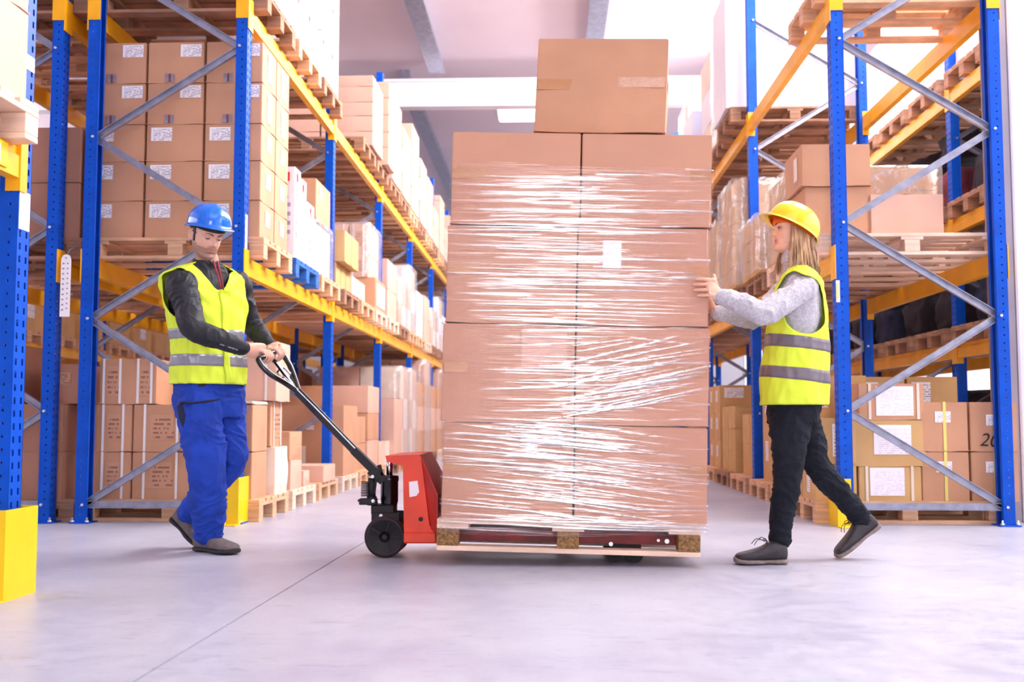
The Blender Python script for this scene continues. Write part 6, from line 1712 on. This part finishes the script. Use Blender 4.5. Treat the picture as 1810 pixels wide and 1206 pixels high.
def wcut(a, t):
    p = wf(a, t); c = Vector(crom([tuple(r[0]) for r in wr_], t)); l = (p - c).dot(Lw); fr = (p - c).dot(F)
    for S_ in (ns_, fs_):
        q = p - S_
        if q.length < .3 and abs(l) > .07:
            df, dz = q.dot(F) - .012, q.z + .080
            if (df / .082) ** 2 + (dz / .138) ** 2 < 1 and abs(l) > .09: return True
    if fr > .02:
        zt_, zb_ = V(0, 472, 5.19).z, V(0, 530, 5.19).z
        if p.z > zb_ and abs(l) < .004 + .075 * (p.z - zb_) / (zt_ - zb_): return True
    return False
wv = [(r[0], r[1] + e1, r[2] + e2, r[3]) for r, (e1, e2) in zip(wr_, ((.025, .046), (.025, .044), (.032, .052), (.038, .052), (.034, .034), (.040, .024), (.052, .022), (.044, .018), (.014, .014), (.008, .008)))]
tw = sweep_torso(wv, F, Lw)
vest = garment('safety_vest', tw, M['hivis'], wom, .90, TW - .9, 0, cut=wcut, fold=.012, seed=7)
strips(tw, wcut, M['reflect2'], vest, ((1.74, 2.16), (2.92, 3.34)), 7, .012, .14)
bm = bmesh.new()
trouser(bm, nh, nk, na, (.088, .094, .086, .068, .058, .052, .052), 21, .09)
trouser(bm, fh, fk, fa, (.088, .092, .078, .064, .056, .050, .050), 25, .09)
add_torso(bm, wf, 1.6, off=.006)
remeshed(bm, 'black_trousers', M['blackjeans'], .005, wom, 3, fold=.007, fs=(10, 10, 20), seed=9)
shoe(wom, _z0(V(1389, 987, 5.10)), _z0(V(1301, 990, 5.08)), Vector((0, 0, 1)), None, M['shoeblack'], M['solegrey'], w_=.048, name='trainer')
shoe(wom, V(1556, 933, 5.30), _z0(V(1484, 984, 5.285)), Vector((-.5, 0, 1)), None, M['shoeblack'], M['solegrey'], w_=.046, name='trainer')
# ------------------------------------------------------------ goods that nothing from about the photograph's place shows are left out;
# past the nearest cartons, the smallest far ones become one object
OMIT = {'cardboard_box': [9, 9, 12, 13, 18, 18, 20, 20, 34, 34, 37, 37, 39, 39, 41, 41, 43, 43, 53, 53, 55, 55, 57, 57, 59, 59, 61, 61, 63, 63, 65, 65, 67, 67, 69, 69, 71, 71, 73, 73, 75, 75, 77, 77, 79, 79, 81, 81, 83, 85, 87, 87, 89, 89, 91, 91, 93, 98, 119, 120, 122, 122, 127, 127, 131, 131, 135, 135, 139, 139, 141, 141, 144, 144, 146, 146, 149, 149, 151, 151, 153, 153, 156, 156, 158, 158, 161, 161, 163, 163, 165, 165, 167, 171, 173, 174, 181, 181, 183, 183, 185, 185, 187, 187, 189, 189, 191, 191, 193, 193, 195, 195, 197, 197, 199, 199, 201, 201, 204, 204, 206, 206, 208, 208, 210, 210, 212, 212, 215, 215, 217, 217, 219, 219, 221, 221, 223, 223, 225, 225, 227, 227, 229, 229, 231, 231, 233, 233, 235, 235, 237, 237, 240, 240, 242, 242, 244, 244, 246, 246, 248, 250, 252, 252, 254, 254, 256, 256, 259, 259, 262, 262, 282, 282, 284, 284, 286, 287, 289, 289, 291, 291, 293, 298, 305, 305, 307, 307, 309, 309, 311, 311, 313, 313, 315, 315, 317, 317, 319, 319, 321, 345, 347, 347, 349, 349, 351, 384, 386, 387, 389, 389, 391, 391, 393, 400, 402, 405, 407, 407, 409, 410, 412, 413, 415, 416, 418, 421, 423, 423, 425, 426, 428, 429, 431, 432, 434, 442, 444, 445, 447, 448, 450, 453, 455, 455, 457, 458, 460, 461, 463, 464, 466, 469, 471, 471, 473, 480, 482, 496, 498, 512, 514, 528, 530, 544, 546, 558, 581, 582, 585, 586, 589, 590, 593, 594, 597, 597, 600, 600, 603, 603, 614, 614, 616, 618, 620, 620, 622, 624, 626, 630, 638, 642, 644, 644, 646, 646, 648, 648, 650, 650, 652, 654, 656, 656, 658, 658, 660, 666, 668, 668, 670, 670, 672, 678, 680, 680, 682, 682, 684, 684, 698, 698, 701, 701, 704, 704, 706, 706, 708, 708, 710, 710, 712, 712, 714, 714, 716, 716, 718, 718, 720, 720, 722, 722, 724, 724, 726, 726, 728, 728, 730, 730, 732, 732, 734, 734, 736, 736, 738, 738, 740, 740, 742, 742, 744, 744, 746, 746, 748, 748, 750, 750, 752, 752, 754, 754, 756, 756, 758, 758, 760, 760, 762, 762, 764, 764, 766, 766, 768, 770, 772, 772, 774, 778, 780, 780, 782, 782, 784, 792, 794, 794, 796, 796, 798, 798, 800, 800, 802, 802, 804, 804, 806, 806], 'white_carton': [7, 7, 14, 15, 18, 18, 22, 22, 25, 25, 28, 28, 31, 31, 35, 35, 38, 38, 41, 41, 44, 46, 48, 49, 51, 56, 63, 65, 69, 69, 72, 72, 75, 75, 78, 78, 81, 81, 84, 84, 86, 86, 89, 90, 92, 94, 101, 103, 106, 106, 108, 108, 110, 110, 112, 112, 114, 114, 116, 116, 118, 118, 120, 120, 122, 122, 124, 124, 126, 126, 128, 128, 130, 130, 132, 132, 134, 138, 140, 144, 146, 146, 148, 148, 150, 150, 152, 152, 154, 154, 156, 158, 160, 160, 162, 162, 164, 180, 184, 186, 189, 189, 192, 192, 195, 195, 198, 198, 201, 201, 204, 204, 207, 210, 212, 216, 218, 222], 'wooden_pallet': [60, 60, 63, 63, 65, 65, 68, 68, 71, 71, 74, 74, 77, 78, 80, 81, 83, 83, 86, 87, 89, 92, 95, 95, 103, 103, 110, 110, 112, 113, 115, 116, 118, 119, 121, 122, 124, 125, 177, 177, 194, 194, 198, 198, 200, 200, 204, 204, 208, 208, 210, 210, 212, 214, 216, 218, 220, 221], 'stretch_wrap': [21, 21], 'garment_bag': [2, 2, 8, 8, 14, 14, 20, 20, 23, 23, 26, 26, 29, 29, 35, 38, 41, 41, 45, 47, 51, 53, 56, 56, 58, 63, 68, 71]}
MERGE = {'cardboard_box': [16, 16, 22, 22, 24, 24, 29, 29, 45, 45, 47, 47, 49, 49, 70, 70, 74, 74, 78, 78, 80, 80, 82, 82, 86, 86, 88, 88, 90, 90, 92, 92, 123, 123, 132, 133, 136, 136, 164, 164, 166, 166, 172, 172, 239, 239, 243, 243, 245, 245, 247, 247, 251, 251, 253, 253, 255, 255, 257, 257, 260, 260, 263, 266, 268, 268, 275, 278, 281, 281, 283, 283, 285, 285, 288, 288, 290, 290, 299, 304, 306, 306, 308, 308, 310, 310, 312, 312, 314, 314, 316, 316, 318, 318, 346, 346, 348, 348, 385, 385, 388, 388, 390, 390, 392, 392, 401, 401, 406, 406, 408, 408, 411, 411, 414, 414, 422, 422, 424, 424, 427, 427, 430, 430, 443, 443, 446, 446, 454, 454, 456, 456, 459, 459, 462, 462, 470, 470, 472, 472, 513, 513, 529, 529, 545, 545, 567, 567, 571, 576, 579, 579, 583, 583, 587, 587, 606, 606, 609, 609, 612, 613, 619, 619, 625, 625, 631, 637, 643, 643, 645, 645, 647, 647, 649, 649, 651, 651, 655, 655, 657, 657, 659, 659, 667, 667, 669, 669, 671, 671, 679, 679, 681, 681, 683, 683, 689, 689, 691, 691, 723, 723, 725, 725, 727, 727, 729, 729, 731, 731, 733, 733, 735, 735, 737, 737, 739, 739, 741, 741, 743, 743, 745, 745, 747, 747, 749, 749, 751, 751, 753, 753, 755, 755, 757, 757, 759, 759, 761, 761, 763, 763, 765, 765, 767, 767, 771, 771, 773, 773, 779, 779, 781, 781, 783, 783, 793, 793, 795, 795, 797, 797, 799, 799, 801, 801, 803, 803, 805, 805, 812, 812, 814, 814, 816, 816, 818, 818, 820, 820, 822, 822], 'white_carton': [3, 3, 40, 40, 47, 47, 50, 50, 57, 57, 60, 62, 73, 74, 82, 82, 91, 91, 95, 100, 115, 115, 119, 119, 121, 121, 125, 125, 127, 127, 129, 129, 131, 131, 133, 133, 139, 139, 145, 145, 147, 147, 149, 149, 151, 151, 153, 153, 155, 155, 159, 159, 161, 161, 163, 163, 183, 183, 206, 206, 211, 211, 217, 217]}
def apply_codes():
    if not OMIT: return
    inside = lambda tab, n, ix: any(a <= ix <= b for a, b in zip(tab.get(n, [])[::2], tab.get(n, [])[1::2]))
    bpy.context.view_layer.update()
    kids = {}
    for o in SC.objects:
        if o.parent: kids.setdefault(o.parent.name, []).append(o)
    def kill(o):
        for c in kids.get(o.name, []): kill(c)
        bpy.data.objects.remove(o)
    rest = []
    for o in [o for o in SC.objects if o.parent is None]:
        q = o.name.split('.'); ix = int(q[1]) if len(q) > 1 else 0
        if inside(OMIT, q[0], ix): kill(o)
        elif inside(MERGE, q[0], ix) and 'wrapped load' not in o.get('label', ''): rest.append(o)
    if rest:
        bm = bmesh.new(); mats = []
        for o in rest:
            for q in [o] + kids.get(o.name, []):
                me = q.data.copy(); me.transform(q.matrix_world); mm = q.data.materials[0]
                if mm not in mats: mats.append(mm)
                me.polygons.foreach_set('material_index', [mats.index(mm)] * len(me.polygons)); bm.from_mesh(me); bpy.data.meshes.remove(me)
        me = bpy.data.meshes.new('hidden_cartons'); bm.to_mesh(me); bm.free()
        for mm in mats: me.materials.append(mm)
        s = bpy.data.objects.new('hidden_cartons', me); COL.objects.link(s); tag(s, 'brown and white cartons almost wholly hidden behind and under the others in the racks', 'boxes', None, 'stuff')
        for o in rest: kill(o)
apply_codes()
